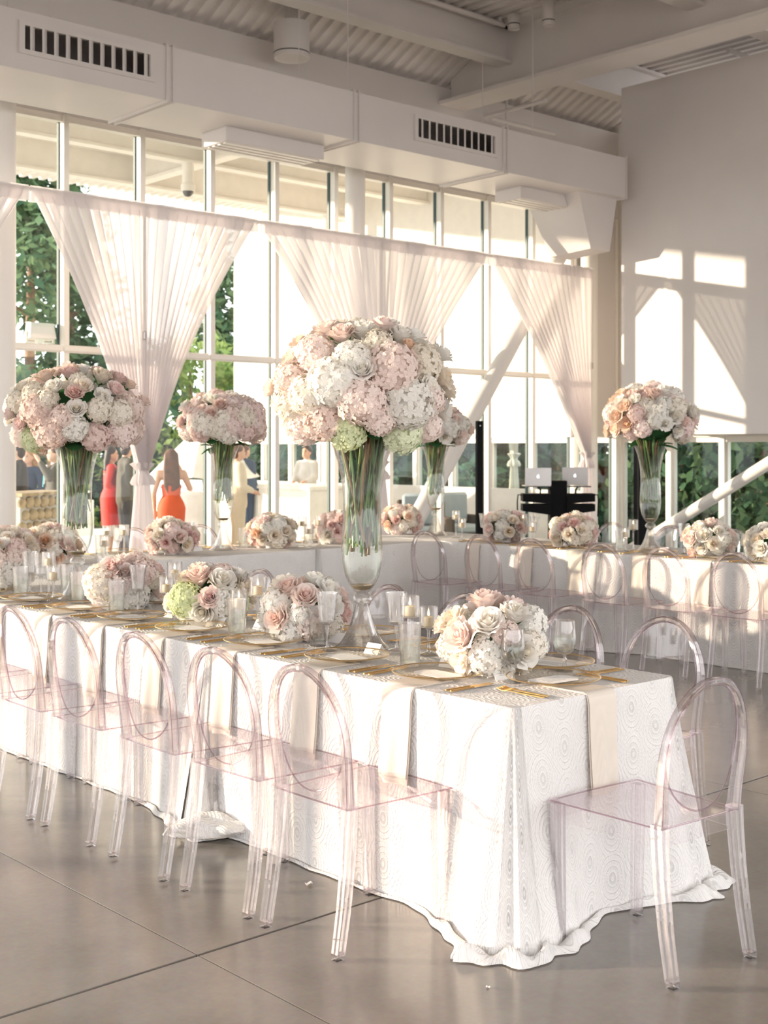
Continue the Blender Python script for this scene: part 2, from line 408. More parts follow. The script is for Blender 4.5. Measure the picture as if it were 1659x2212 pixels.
basic('slate', (0.12, 0.12, 0.125), 0.4, 0.7)
basic('logo', (0.95, 0.97, 1.0), 0.4, emit=(0.9, 0.96, 1.0), estr=1.2)
basic('wicker', (0.09, 0.06, 0.045), 0.8, bump=0.5, bscale=80)
basic('cushion', (0.36, 0.42, 0.47), 0.9)
basic('tent', (0.92, 0.90, 0.86), 0.8)
basic('wood', (0.42, 0.24, 0.12), 0.6, var=0.2)
basic('stone', (0.46, 0.36, 0.24), 0.85, var=0.35, nscale=9, bump=0.3)
# ------------------------------------------------------------------ the room
YW, XE, XP = 12.37, 16.0, 13.97          # window wall, end wall, hanging wall panel
def struct(o, label, cat): return tag(o, label, cat, None, 'structure')

fl = MB().box(-6, XE, -3, YW, -0.06, -0.012).build('floor', M['joint']); struct(fl, 'polished grey concrete floor with dark sawn joints', 'floor')
xs = [-6, -3.72, -0.72, 2.28, 5.28, 8.28, 11.28, 14.28, XE]; ys = [-3, 0.4, 3.4, 6.4, 9.4, YW]
for i in range(len(xs)-1):
    for j in range(len(ys)-1):
        a, b, c, d = xs[i]+.0015, xs[i+1]-.0015, ys[j]+.0065, ys[j+1]-.0065
        MB().bbox(a, b, c, d, -0.03, 0, 0.0012).build('slab', M['concrete'], fl, smooth=False)

# ribbed steel deck
mb = MB(); per = 0.19; k0 = 0; rows = [[], [], []]
x = -6.0
while x < XE + .3:
    for dx, dz in ((0, 0), (.075, 0), (.095, .05), (.17, .05)):
        rows[0].append((x+dx, -3, 7.05+dz)); rows[1].append((x+dx, 11.35, 7.05+dz)); rows[2].append((x+dx, 12.55, 6.44+dz))
    x += per
mb.grid(rows); ceil = mb.build('ceiling', M['deck_paint'], smooth=False); struct(ceil, 'white ribbed steel deck ceiling carried by steel beams', 'ceiling')
MB().box(-6.2, XE+.4, -3, 12.5, 7.14, 7.2).build('roof_board', M['white_paint'], ceil)
MB().add([(-6.2,11.2,7.14),(XE+.4,11.2,7.14),(XE+.4,12.6,6.53),(-6.2,12.6,6.53)], [(0,1,2,3)]).build('roof_slope', M['white_paint'], ceil)
def ibeam_y(x0, x1, zb, zt, ya, yb, web=0.05):
    c = (x0+x1)/2
    return MB().box(x0, x1, ya, yb, zb, zb+.05).box(c-web/2, c+web/2, ya, yb, zb+.05, zt-.04).box(x0, x1, ya, yb, zt-.04, zt)
def ibeam_x(y0, y1, zb, zt, xa, xb, web=0.05):
    c = (y0+y1)/2
    return MB().box(xa, xb, y0, y1, zb, zb+.04).box(xa, xb, c-web/2, c+web/2, zb+.04, zt-.04).box(xa, xb, y0, y1, zt-.04, zt)
ibeam_y(12.1, 12.6, 6.2, 7.05, -3, 12.3).build('main_beam', M['steel_paint'], ceil, smooth=False)
ibeam_y(4.4, 4.9, 6.2, 7.05, -3, 12.3).build('main_beam', M['steel_paint'], ceil, smooth=False)
for yb in (11.3, 8.4):
    ibeam_x(yb-.12, yb+.12, 6.55, 7.05, 4.9, 12.34).build('cross_beam', M['steel_paint'], ceil, smooth=False)
    ibeam_x(yb-.12, yb+.12, 6.55, 7.05, 12.38, XE).build('cross_beam', M['steel_paint'], ceil, smooth=False)
MB().tube([(4.9,11.12,6.98),(12.1,11.12,6.98)], .035, 10).tube([(12.02,11.12,6.98),(12.02,11.12,7.06)], .03, 8).build('sprinkler_pipe', M['white_paint'], ceil)
MB().tube([(12.7,11.9,6.05),(14.0,11.9,6.05)], .028, 8).tube([(13.0,11.2,6.2),(13.0,12.5,6.2)], .028, 8).tube([(13.0,11.9,5.45),(13.0,11.9,6.5)], .018, 8).build('conduit', M['white_paint'], ceil)
MB().tube([(14.2,9.2,6.66),(15.9,9.2,6.66)], .03, 8).build('conduit', M['white_paint'], ceil)
for i, (px, yy, zb, zt, r) in enumerate(((630, 11.86, 6.14, 6.55, .21), (1185, 10.2, 6.70, 7.0, .075), (1110, 10.9, 6.86, 7.0, .075))):
    t = (px-CX)/F_PX; d = yy/(FWD.y + RGT.y*t); xx = (FWD.x + RGT.x*t)*d
    lt = thing('ceiling_downlight', ['broad white drum downlight under the ribbed deck above the air duct', 'slim white tube downlight beside the deep main beam', 'slim white tube downlight near the sprinkler pipe end'][i], 'ceiling light', (xx, yy, zb))
    MB().lathe([(r*.86, .012), (r*.97, 0), (r, .02), (r, zt-zb), (r*.9, zt-zb+.01), (.001, zt-zb+.01)], 28).build('housing', M['duct_paint'], lt)
    MB().lathe([(.001, .02), (r*.86, .012)], 28).build('lens', M['white_paint'], lt)
    MB().lathe([(r*.985, .05), (r*1.012, .055), (r*1.012, .065), (r*.985, .07)], 28).build('trim_ring', M['slate'], lt)
    MB().box(-.06, .06, -.06, .06, zt-zb, 7.04-zb if yy < 11.3 else 6.80-zb).build('mounting_box', M['steel_paint'], lt)

# window wall
wb = MB().box(-6, XE, YW-.06, YW+.16, 5.10, 6.45).build('wall_back', M['white_paint'], smooth=False); struct(wb, 'white wall band above the tall windows', 'wall')
win = thing('window_1', 'tall white framed window wall behind the sheer drapes', 'window', kind='structure')
mx = [6.597 + .928*k for k in range(-13, 10)] + [15.4, 15.95]
mm = MB().bbox(-.032, .032, -.075, .075, .0, 5.12, .006).mesh('mullion', False)
gm = MB().box(-.046, -.034, .02, .06, .04, 5.10).mesh('gasket', False)
lo = hi = None
for i, X in enumerate(mx):
    put('mullion', mm, M['frame_paint'], win, (X, YW, 0)); put('gasket', gm, M['gasket'], win, (X, YW, 0))
    if i == len(mx)-1: break
    wdt = mx[i+1] - X
    for z0, z1 in (((.10, 2.60), (2.68, 5.06)) if X < 14.8 else ((.10, 1.70),)):
        MB().box(X+.032, mx[i+1]-.034, YW+.035, YW+.045, z0, z1).build('pane', M['pane'], win, smooth=False)
    if X < 14.7: MB().bbox(X-.05, mx[i+1]-.05, YW-.10, YW-.03, 2.60, 2.68, .02).build('transom', M['frame_paint'], win, smooth=False)
    MB().box(X+.03, mx[i+1]-.03, YW-.04, YW+.06, 0, .10).build('sill', M['frame_paint'], win)
    MB().box(X+.03, mx[i+1]-.03, YW-.04, YW+.06, 5.04, 5.11).build('head', M['frame_paint'], win)

MB().box(14.86, XE, YW-.05, YW+.10, 1.76, 5.10).build('corner_infill', M['white_paint'], wb, smooth=False)
for nm, bx_, lab in (('added_wall_front', (-6, XE, -3.2, -3.0, 4.3, 7.1), 'added white wall band behind the viewer limiting upper sky fill'), ('added_wall_left', (-6.2, -6.0, -3.2, YW, 4.6, 7.1), 'added white wall band over the open side limiting upper sky fill')):  # unseen bands, added to cut sky fill on the ceiling and upper panel
    o = MB().box(*bx_).build(nm, M['white_paint'], smooth=False); struct(o, lab, 'wall')
# end wall with low windows; it runs on outside as a wing of the building
wr = MB().box(XE, XE+.3, 2.0, 22.5, 1.76, 6.6).build('wall_right', M['outer_wall'], smooth=False); struct(wr, 'high white end wall starting above the low windows', 'wall')
w2 = thing('window_2', 'row of low windows under the white end wall', 'window', kind='structure')
py = [11.42 + .92*k for k in range(-10, 13)]
pm = MB().bbox(-.06, .06, -.05, .05, 0, 1.76, .006).mesh('post', False)
bm_ = MB().box(-.02, .05, -.085, -.05, .05, 1.72).mesh('post_liner', False)
for i, Y in enumerate(py):
    put('post', pm, M['frame_paint'], w2, (XE+.1, Y, 0)); put('post_liner', bm_, M['frame_paint'], w2, (XE+.1, Y, 0))
    if i < len(py)-1:
        MB().box(XE+.11, XE+.12, Y+.05, py[i+1]-.085, .06, 1.70).build('pane', M['pane'], w2, smooth=False)
        MB().box(XE+.06, XE+.16, Y+.05, py[i+1]-.05, 1.68, 1.76).build('head', M['frame_paint'], w2)
        MB().box(XE+.06, XE+.16, Y+.05, py[i+1]-.05, 0, .07).build('sill', M['frame_paint'], w2)
wp = MB().box(XP, XP+.22, 3.0, 10.7, 1.77, 6.44).build('wall_panel', M['white_paint'], smooth=False); struct(wp, 'hanging white wall panel catching window shaped sunlight', 'wall')
MB().box(XP+.22, XE, 3.0, 10.7, 1.77, 1.83).build('soffit', M['white_paint'], wp, smooth=False)
MB().box(XP+.22, XE, 10.55, 10.7, 1.83, 6.44).build('return_side', M['white_paint'], wp, smooth=False)

# columns and braces
for X, lab in ((5.80, 'round white steel column by the left sheer drape'), (10.46, 'round white steel column behind the middle sheer drape'), (15.05, 'round white steel column near the corner of the end wall')):
    c = thing('steel_column', lab, 'column', (X, 12.12, 0))
    MB().lathe([(.001,0),(.125,0),(.125,5.5),(.001,5.5)], 32).build('shaft', M['column_paint'], c)
    MB().lathe([(.001,0),(.145,0),(.145,.02),(.125,.025)], 32).build('base_plate', M['column_paint'], c)
br = thing('diagonal_brace', 'thick white diagonal pipe brace behind the right drape', 'brace', (10.72, 11.845, 0))
MB().tube([(0,0,0),(3.83,0,4.98),(4.2,0,5.46)], .115, 24).build('pipe', M['column_paint'], br)
MB().box(-.06,.3,-.115,.115,0,.03).box(-.04,.25,-.02,.02,.03,.25).build('foot_plate', M['column_paint'], br)
br = thing('diagonal_brace', 'slim white diagonal pipe brace in front of the low windows', 'brace', (15.62, 11.92, 0))
MB().tube([(0,0,0),(0,-2.78,1.585)], .085, 24).build('pipe', M['column_paint'], br)
MB().box(-.12,.12,-.15,.15,0,.03).build('foot_plate', M['column_paint'], br)

# air duct
DX1, DY0, DY1, DZ0, DZ1 = 13.74, 10.45, 11.5, 4.90, 5.42
du = thing('air_duct', 'long white rectangular air duct hung in front of the windows', 'duct', (0, 0, 0))
VENTS = ((5.14, 6.51), (9.88, 11.24)); tk_ = .01        # hollow sheet duct, really open behind each grille
db = MB().box(-6, DX1, DY0, DY1, DZ0, DZ0+tk_).box(-6, DX1, DY0, DY1, DZ1-tk_, DZ1).box(-6, DX1, DY1-tk_, DY1, DZ0+tk_, DZ1-tk_)
db.box(-6, -6+tk_, DY0+tk_, DY1-tk_, DZ0+tk_, DZ1-tk_).box(DX1-tk_, DX1, DY0+tk_, DY1-tk_, DZ0+tk_, DZ1-tk_)
db.box(-6, DX1, DY0, DY0+tk_, DZ0+tk_, 5.08).box(-6, DX1, DY0, DY0+tk_, 5.29, DZ1-tk_)
xa_ = -6
for X0, X1 in VENTS: db.box(xa_, X0+.05, DY0, DY0+tk_, 5.08, 5.29); xa_ = X1-.05
db.box(xa_, DX1, DY0, DY0+tk_, 5.08, 5.29)
db.build('duct_body', M['duct_paint'], du, smooth=False)
def ring(X, p=.022, tk=.016):
    m = MB(); m.box(X, X+tk, DY0-p, DY1+p, DZ0-p, DZ0); m.box(X, X+tk, DY0-p, DY1+p, DZ1, DZ1+p)
    m.box(X, X+tk, DY0-p, DY0, DZ0, DZ1); m.box(X, X+tk, DY1, DY1+p, DZ0, DZ1); return m
for k in range(0, 8):
    X = DX1 - 2.35*k
    for dx in ((-.02,) if k == 0 else (-.05, .02)): ring(X+dx).build('flange', M['duct_paint'], du, smooth=False)
for X0, X1 in ((5.14, 6.51), (9.88, 11.24)):
    v = MB()
    for a, b, c, d in ((X0, X1, 5.29, 5.33), (X0, X1, 5.04, 5.08), (X0, X0+.05, 5.08, 5.29), (X1-.05, X1, 5.08, 5.29)): v.box(a, b, DY0-.03, DY0, c, d)
    gr = v.build('vent_grille', M['duct_paint'], du, smooth=False)
    bl = MB().add([(0,-.022,5.08),(.03,.03-.024,5.08),(.036,.03-.024,5.08),(.012,-.024,5.08),(0,-.022,5.29),(.03,.006,5.29),(.036,.006,5.29),(.012,-.024,5.29)], [(0,1,5,4),(1,2,6,5),(2,3,7,6),(3,0,4,7),(0,3,2,1),(4,5,6,7)]).mesh('vent_blade', False)
    n = 11
    for k in range(n): put('vent_blade', bl, M['duct_paint'], gr, (X0+.10+(X1-X0-.22)*k/(n-1), DY0-.004, 0), scale=(1.6,1,1))
for X0, X1 in ((7.62, 8.92), (12.12, 13.5)):
    f = MB().bbox(X0, X1, 10.85, 11.3, 4.745, 4.90, .008).build('slot_diffuser', M['duct_paint'], du, smooth=False)
    for k in range(4): MB().box(X0+.03, X1-.03, 10.9+.1*k, 10.945+.1*k, 4.735, 4.746).build('slot', M['frame_paint'], f, smooth=False)
a = [(12.95,10.6,4.9),(13.74,10.6,4.9),(13.74,11.5,4.9),(12.95,11.5,4.9),(13.34,10.72,4.22),(13.74,10.72,4.22),(13.74,11.4,4.18),(13.34,11.4,4.18)]
MB().add(a, [(0,1,5,4),(1,2,6,5),(2,3,7,6),(3,0,4,7),(4,5,6,7)]).build('drop_hopper', M['duct_paint'], du, smooth=False)
for X in (2.0, 5.5, 9.0, 12.0):
    for Y in (10.55, 11.4): MB().tube([(X,Y,DZ1),(X,Y,7.06 if Y < 11.3 else 7.0)], .006, 6).build('hanger_rod', M['steel_paint'], du)

# ------------------------------------------------------------------ the patio and the canopy outside
pt = MB().box(-14, XE, YW+.16, 24, -.2, -.10).build('patio_paving', M['patio']); struct(pt, 'pale paved patio beyond the window wall', 'patio')
gd = MB().box(-40, 90, -20, 100, -.6, -.35).build('ground', M['soil']); struct(gd, 'planted ground around the building', 'ground')
cn = thing('canopy', 'white steel canopy sheltering the patio outside', 'canopy')
rows = [[], []]; x = 3.0
while x < XE:
    for dx, dz in ((0,0),(.075,0),(.095,.05),(.17,.05)):
        rows[0].append((x+dx, YW+.2, 6.46+dz)); rows[1].append((x+dx, 21.5, 6.46+dz))
    x += .19
MB().grid(rows).build('canopy_deck', M['outer_wall'], cn, smooth=False)
MB().box(2.9, XE, YW+.2, 21.5, 6.55, 6.6).build('canopy_roof', M['outer_wall'], cn)
for Y in (16.6, 18.65):
    ibeam_x(Y-.1, Y+.1, 5.95, 6.46, 3.0, XE, .06).build('canopy_beam', M['outer_wall'], cn, smooth=False)
for X in (6.9, 11.3):
    ibeam_y(X-.1, X+.1, 5.98, 6.46, YW+.2, 18.6, .06).build('canopy_beam', M['outer_wall'], cn, smooth=False)
for X in (3.4, 15.4): MB().tube([(X,18.65,-.1),(X,18.65,6.0)], .1, 16).build('canopy_post', M['outer_wall'], cn)
cm = thing('dome_camera', 'small white dome camera hung under the patio canopy beam', 'camera', (10.95, 16.6, 5.52))
MB().lathe([(.09,.43),(.09,.12),(.11,.10),(.11,0),(.001,0)], 20).build('housing', M['outer_wall'], cm)
MB().ball((0,0,0), .085, 14, 8).build('dome', M['slate'], cm)
# ------------------------------------------------------------------ clear acrylic chairs (local +y is where the sitter looks)
def make_chair():
    root = thing('ghost_chair', 'clear acrylic chair', 'chair')
    ac = M['acrylic']
    # seat: thin slab with dished top
    def seat_w(y): return .182 + (.212-.182)*(y+.20)/.43
    pts_t, pts_b = [], []
    for j in range(9):
        y = -.20 + .43*j/8; rt, rb = [], []
        for i in range(9):
            u = -1 + i/4; z = .462 - .006*(1-u*u)*(1-((y-.02)/.25)**2)
            rt.append((seat_w(y)*u, y + (.012*(1-u*u) if j == 8 else 0), z)); rb.append((seat_w(y)*u, y + (.012*(1-u*u) if j == 8 else 0), z-.010))
        pts_t.append(rt); pts_b.append(rb)
    m = MB().grid(pts_t).grid(pts_b)
    rim = lambda P: [P[0][i] for i in range(9)] + [P[j][8] for j in range(1, 9)] + [P[8][i] for i in range(7, -1, -1)] + [P[j][0] for j in range(7, 0, -1)]
    a, b = rim(pts_t), rim(pts_b); k = len(a)
    m.add(a+b, [(i, (i+1) % k, k+(i+1) % k, k+i) for i in range(k)])
    se = m.build('seat', ac, root)
    MB().tube([(p[0], p[1], p[2]-.005) for p in a], .0026, 6, closed=True).build('seat_edge', M['acrylic_edge'], se)
    for s in (-1, 1):
        MB().bar([(s*.178,-.17,.427),(s*.205,.20,.427)], .005, .058).build('side_rail', ac, root, smooth=False)
    MB().bar([(-.18,.222,.427),(0,.232,.427),(.18,.222,.427)], .005, .058).build('front_rail', ac, root, smooth=False)
    MB().bar([(-.165,-.195,.427),(.165,-.195,.427)], .005, .058).build('rear_rail', ac, root, smooth=False)
    # front legs: tapering square posts with a flute down each face
    def leg(path, w0, w1, d0, d1):
        def sec(i, t):
            a = (w0 + (w1-w0)*t)/2; b = (d0 + (d1-d0)*t)/2; g = .0035
            return [(-a,-b),(-a*.3,-b),(0,-b+g),(a*.3,-b),(a,-b),(a,-b*.3),(a-g,0),(a,b*.3),(a,b),(a*.3,b),(0,b-g),(-a*.3,b),(-a,b),(-a,b*.3),(-a+g,0),(-a,-b*.3)]
        return MB().sweep(path, sec, up=(0,1,0))
    cap = MB().bbox(-.0165,.0165,-.0165,.0165,0,.022,.003).mesh('foot_cap', False)
    for s in (-1, 1):
        l = leg([(s*.196,.212,.45),(s*.194,.212,.30),(s*.190,.212,.15),(s*.188,.212,.018)], .036, .030, .036, .030).build('front_leg', M['acrylic_solid'], root, smooth=False)
        put('foot_cap', cap, M['acrylic_solid'], l, (s*.188,.212,0))
    # rear legs sweep back to the floor and run up into the arched frame
    for s in (-1, 1):
        P = [(s*.180,-.195,.47),(s*.182,-.198,.40),(s*.184,-.208,.28),(s*.186,-.225,.15),(s*.187,-.248,.018)]
        l = leg(P, .038, .030, .042, .032).build('rear_leg', M['acrylic_solid'], root, smooth=False)
        put('foot_cap', cap, M['acrylic_solid'], l, (s*.187,-.250,0))
    yb = lambda z: -.195 - .055*((z-.46)/.44)**1.2 if z > .46 else -.195
    path = [(-.176, yb(.46), .46), (-.178, yb(.52), .52), (-.183, yb(.58), .58)]
    for i in range(25):
        a = PI - PI*i/24; z = .655 + .238*math.sin(a); path.append((.187*math.cos(a), yb(z) - .014*(1-abs(math.cos(a))), z))
    path += [(.183, yb(.58), .58), (.178, yb(.52), .52), (.176, yb(.46), .46)]
    MB().bar(path, lambda t: .016 + .016*abs(2*t-1)**4, lambda t: .026 + .010*abs(2*t-1)**3, up=(0,1,0), ch=.003).build('back_frame', M['acrylic_solid'], root)
    bf = root.children[-1]
    for dyy in (-.013, .013):
        MB().tube([(p[0]*1.043, p[1]+dyy, p[2] + (.008*math.sin(PI*k/(len(path)-1)))) for k, p in enumerate(path)], .0016, 6, up=(0,1,0)).build('frame_edge', M['acrylic_edge'], bf)
    # oval back panel with a raised lower rim
    fr, bk = [], []
    for j in range(6):
        q = j/5; rf, rb = [], []
        for i in range(36):
            a = 2*PI*i/36; x = .168*q*math.cos(a); sz = math.sin(a); z = .672 + (.208 if sz > 0 else .185)*q*sz
            y = yb(max(z, .461)) - .03*(1-(x/.19)**2) + .014
            rf.append((x, y+.003, z)); rb.append((x, y-.003, z))
        rf.append(rf[0]); rb.append(rb[0]); fr.append(rf); bk.append(rb)
    m = MB().grid(fr).grid(bk); m.add(fr[-1]+bk[-1], [(i, i+1, 38+i, 37+i) for i in range(36)])
    bp = m.build('backrest', ac, root)
    pr = [fr[-1][i] for i in range(36)]
    MB().tube(pr, .0030, 6, closed=True, up=(0,1,0)).build('backrest_rim', M['acrylic_edge'], bp)
    return root
CH0 = make_chair(); first_chair = [True]
def place_chair(x, y, rz, label, group=None):
    c = CH0 if first_chair[0] else copy_tree(CH0)
    first_chair[0] = False
    c.location = (x, y, 0); c.rotation_euler = (0, 0, rz); c['label'] = label
    if group: c['group'] = group
    elif 'group' in c: del c['group']
    return c
side_y = [3.26, 3.745, 4.25, 4.81, 5.30, 5.82, 6.35]
for i, y in enumerate(side_y):
    place_chair(2.83, y, -PI/2 + R([0, 1.5, -1, 1, -1.5, 1, 0][i]), f'clear acrylic chair on the sunlit long side, {ORD[i]} from the free table corner', 'chairs along the sunlit side of the front table')
place_chair(3.385, 2.485, R(-4), 'clear acrylic chair standing alone at the narrow end of the front table', 'chair at the table end')
for i, y in enumerate([3.15, 3.66, 4.30, 4.85, 5.4, 5.95, 6.5]):
    place_chair(4.17, y, PI/2 + R([2, -1, 1, 0, 0, 1, 0][i]), f'clear acrylic chair on the inner side of the front table, {ORD[i]} from its free end', 'chairs along the inner side of the front table')
for i, y in enumerate([4.2, 4.82, 5.37, 5.93, 6.60, 7.14, 7.78]):
    place_chair(7.74, y, -PI/2 + R([0, 2, -2, 1, 0, -1, 2][i]), f'clear acrylic chair backing the open floor at the far table, {ORD[6-i]} from the table corner', 'chairs along the far table')
for i, y in enumerate([5.6, 6.2, 6.85, 7.5]):
    place_chair(9.40, y, PI/2, f'clear acrylic chair behind the far table facing the room, {ORD[3-i]} from the corner vase', 'chairs behind the far table')
for i, x in enumerate([4.6, 5.25, 5.9, 6.6, 7.3]):
    place_chair(x, 9.55, PI, f'clear acrylic chair behind the cross table by the drapes, {ORD[i]} from the front table', 'chairs behind the cross table')
# ------------------------------------------------------------------ tables under lace cloths
TZ = 0.760
def on_x(px, X):
    t = (px-CX)/F_PX; d = X/(FWD.x + RGT.x*t); return X, (FWD.y + RGT.y*t)*d
def on_y(px, Y):
    t = (px-CX)/F_PX; d = Y/(FWD.y + RGT.y*t); return (FWD.x + RGT.x*t)*d, Y
def wob(s, k, ph): return math.sin(s*k+ph)*.5 + math.sin(s*k*2.3+ph*1.7)*.3 + math.sin(s*k*.41+ph*.6)*.4
def table_cloth(name, label, x0, x1, y0, y1, free, seed, fine=True):
    """free: the corners whose cloth falls in a full cone of folds and puddles on the floor, as indices 0..3 (x0y0, x1y0, x1y1, x0y1)"""
    rc = .03; P = []; cs = [(x0,y0,180),(x1,y0,270),(x1,y1,0),(x0,y1,90)]; S = 0
    step = .018 if fine else .035
    pts = []
    cc = [(x0+rc,y0+rc),(x1-rc,y0+rc),(x1-rc,y1-rc),(x0+rc,y1-rc)]
    for ci in range(4):
        cx, cy = cc[ci]; a0 = (180, 270, 0, 90)[ci]; na = 22 if ci in free else 6
        for k in range(na+1):
            a = R(a0 + 90*k/na); pts.append((cx+rc*math.cos(a), cy+rc*math.sin(a), math.cos(a), math.sin(a), ci, True))
        nx, ny = cc[(ci+1) % 4]; a = R(a0+90); ax, ay = cx+rc*math.cos(a), cy+rc*math.sin(a); bx, by = nx+rc*math.cos(a), ny+rc*math.sin(a)
        ln = math.hypot(bx-ax, by-ay); n = max(2, int(ln/step))
        for k in range(1, n): pts.append((ax+(bx-ax)*k/n, ay+(by-ay)*k/n, math.cos(a), math.sin(a), ci, False))
    pts.append(pts[0]); n = len(pts); uv = []; rows = []; s = 0; ss = []
    for i, p in enumerate(pts):
        if i: s += math.hypot(p[0]-pts[i-1][0], p[1]-pts[i-1][1]) + (.02 if p[5] else 0)
        ss.append(s)
    cor = [(x0,y0),(x1,y0),(x1,y1),(x0,y1)]
    C = []
    for p in pts: C.append(max([math.exp(-(math.hypot(p[0]-cor[c][0], p[1]-cor[c][1])/.27)**2) for c in free] + [0]))
    vsteps = [0, .01, .03] + [.03+.97*(k+1)/(20 if fine else 10) for k in range(20 if fine else 10)]
    for v in vsteps:
        row = []
        for i, p in enumerate(pts):
            c = C[i]; f = wob(ss[i], 20, seed) * (.004 + .030*c) * v**1.1 + wob(ss[i], 9, seed*2.1) * .007 * v
            off = .004 + .008*v + .115*c*v**1.15 + f
            if v < .03: off = .0 if v == 0 else .004
            z = TZ*(1-v)+.006*v - (0 if v else 0)
            row.append((p[0]+p[2]*off, p[1]+p[3]*off, z))
        rows.append(row)
    npud = 7
    for k in range(1, npud+1):
        q = k/npud; row = []
        for i, p in enumerate(pts):
            c = C[i]; lastx, lasty, lz = rows[len(vsteps)-1][i]
            ln = .016 + .06*c + .008*wob(ss[i], 14, seed*3.3) + .016*c*wob(ss[i], 24, seed)
            hgt = (.014 + .034*c*(.5+.5*math.sin(ss[i]*30+seed))) * math.sin(PI*min(1, q*1.05))**1 * (1 if c > .05 else .6)
            row.append((lastx+p[2]*ln*q, lasty+p[3]*ln*q, .004 + abs(hgt)))
        rows.append(row)
    m = MB(); m.uv = []
    m.grid(rows); hem = .06
    tot = len(rows)
    for j in range(tot):
        for i in range(n):
            v = (1-vsteps[j])*TZ + hem if j < len(vsteps) else hem*(1-(j-len(vsteps)+1)/npud)
            m.uv.append((ss[i], v))
    gx, gy = 12, 24
    top = [[(x0+rc*.3+(x1-x0-rc*.6)*i/gx, y0+rc*.3+(y1-y0-rc*.6)*j/gy, TZ) for i in range(gx+1)] for j in range(gy+1)]
    # close the top: flat sheet reaching the rolled edge
    k0 = len(m.v); ring0 = [(q[0], q[1], TZ) for q in rows[0][:-1]]
    m.add(ring0, [tuple(range(len(ring0)))]); m.uv += [(q[0], q[1]+5) for q in ring0]
    o = m.build(name, M['lace'], None, fix=True); tag(o, label, 'tablecloth'); return o
FX0, FX1, FY0 = 3.085, 3.96, 2.79
table_cloth('lace_tablecloth', 'white lace cloth over the free end of the front table', FX0, FX1, FY0, 4.49, (0, 1), 1.3)
table_cloth('lace_tablecloth', 'white lace cloth over the middle of the front table, bunched beside the end cloth', FX0, FX1, 4.50, 6.95, (0,), 2.9)
table_cloth('lace_tablecloth', 'white lace cloth over the part of the front table towards the drapes', FX0, FX1, 6.96, 9.15, (3,), 4.2, False)
table_cloth('lace_tablecloth', 'white lace cloth over the cross table beside the front table', 3.99, 6.70, 8.25, 9.15, (), 5.1, False)
table_cloth('lace_tablecloth', 'white lace cloth over the cross table beside the far table corner', 6.71, 8.13, 8.25, 9.15, (0,), 6.6, False)
table_cloth('lace_tablecloth', 'white lace cloth over the far table beside the corner vase', 8.15, 9.05, 6.46, 9.15, (0,), 7.7, False)
table_cloth('lace_tablecloth', 'white lace cloth over the far table around the tall vase by the low windows', 8.15, 9.05, 4.0, 6.45, (3,), 8.3, False)

# a dropped heap of lace where two cloths meet on the sunlit side
hp = MB(); rows = []
for j in range(17):                                   # a crumpled roll, bumpy all round
    v = j/16; row = []
    for i in range(37):
        a = 2*PI*i/36; env = math.sin(PI*min(max(v, .03), .97))**.45
        r = env*(1 + .16*math.sin(3*a+7*v) + .10*math.sin(5*a-11*v) + .07*math.sin(23*v))
        x = (v-.5)*.34; y = .085*r*math.cos(a) + .03*math.sin(5*v); z = .046*r*math.sin(a) + .05
        row.append((x, y, max(.003, z)))
    rows.append(row)
hp.grid(rows); hp.uv = [(p[0]+p[2], .12+p[1]+p[2]) for p in hp.v]
o = hp.build('lace_heap', M['lace'], None, (3.0, 4.37, 0), (0, 0, R(-25))); tag(o, 'bunched roll of white lace lying where two tablecloths meet', 'cloth heap')

# ------------------------------------------------------------------ tableware prototypes (first one is used, the others are copied)
class Kind:
    def __init__(s, make): s.make = make; s.proto = None
    def __call__(s, loc, rz, label, group=None, scale=1.0):
        if s.proto is None: o = s.proto = s.make()
        else: o = copy_tree(s.proto)
        o.location = loc; o.rotation_euler = (0, 0, rz); o['label'] = label
        if scale != 1.0: o.scale = (scale,)*3
        if group: o['group'] = group
        return o
def mk_charger():
    t = thing('charger_plate', '', 'plate')
    MB().lathe([(.001,.006),(.095,.006),(.108,.009),(.122,.017),(.160,.020),(.166,.0215),(.166,.0185),(.160,.0165),(.120,.012),(.104,.002),(.001,.001)], 56).build('plate', M['charger_glass'], t)
    MB().lathe([(.1640,.0205),(.1668,.0225),(.1690,.0200),(.1668,.0178)], 64, closed=True).build('gold_edge', M['gold_rim'], t)
    return t
def mk_menu():
    t = thing('menu_card', '', 'card')
    a, b, c = .10, .055, .03
    pl = [(-a+c,-b),(a-c,-b),(a,-b+c),(a,b-c),(a-c,b),(-a+c,b),(-a,b-c),(-a,-b+c)]
    MB().add([(x,y,0) for x,y in pl]+[(x,y,.0012) for x,y in pl], [tuple(range(8))[::-1], tuple(range(8,16))]+[(i,(i+1)%8,8+(i+1)%8,8+i) for i in range(8)]).build('card', M['paper'], t, smooth=False)
    m = MB()
    for k in range(5): m.box(-.05+.006*(k%3), .05-.008*(k%2), -.026+.012*k, -.0245+.012*k, .0012, .0016)
    m.build('print', M['ink'], t, smooth=False); return t
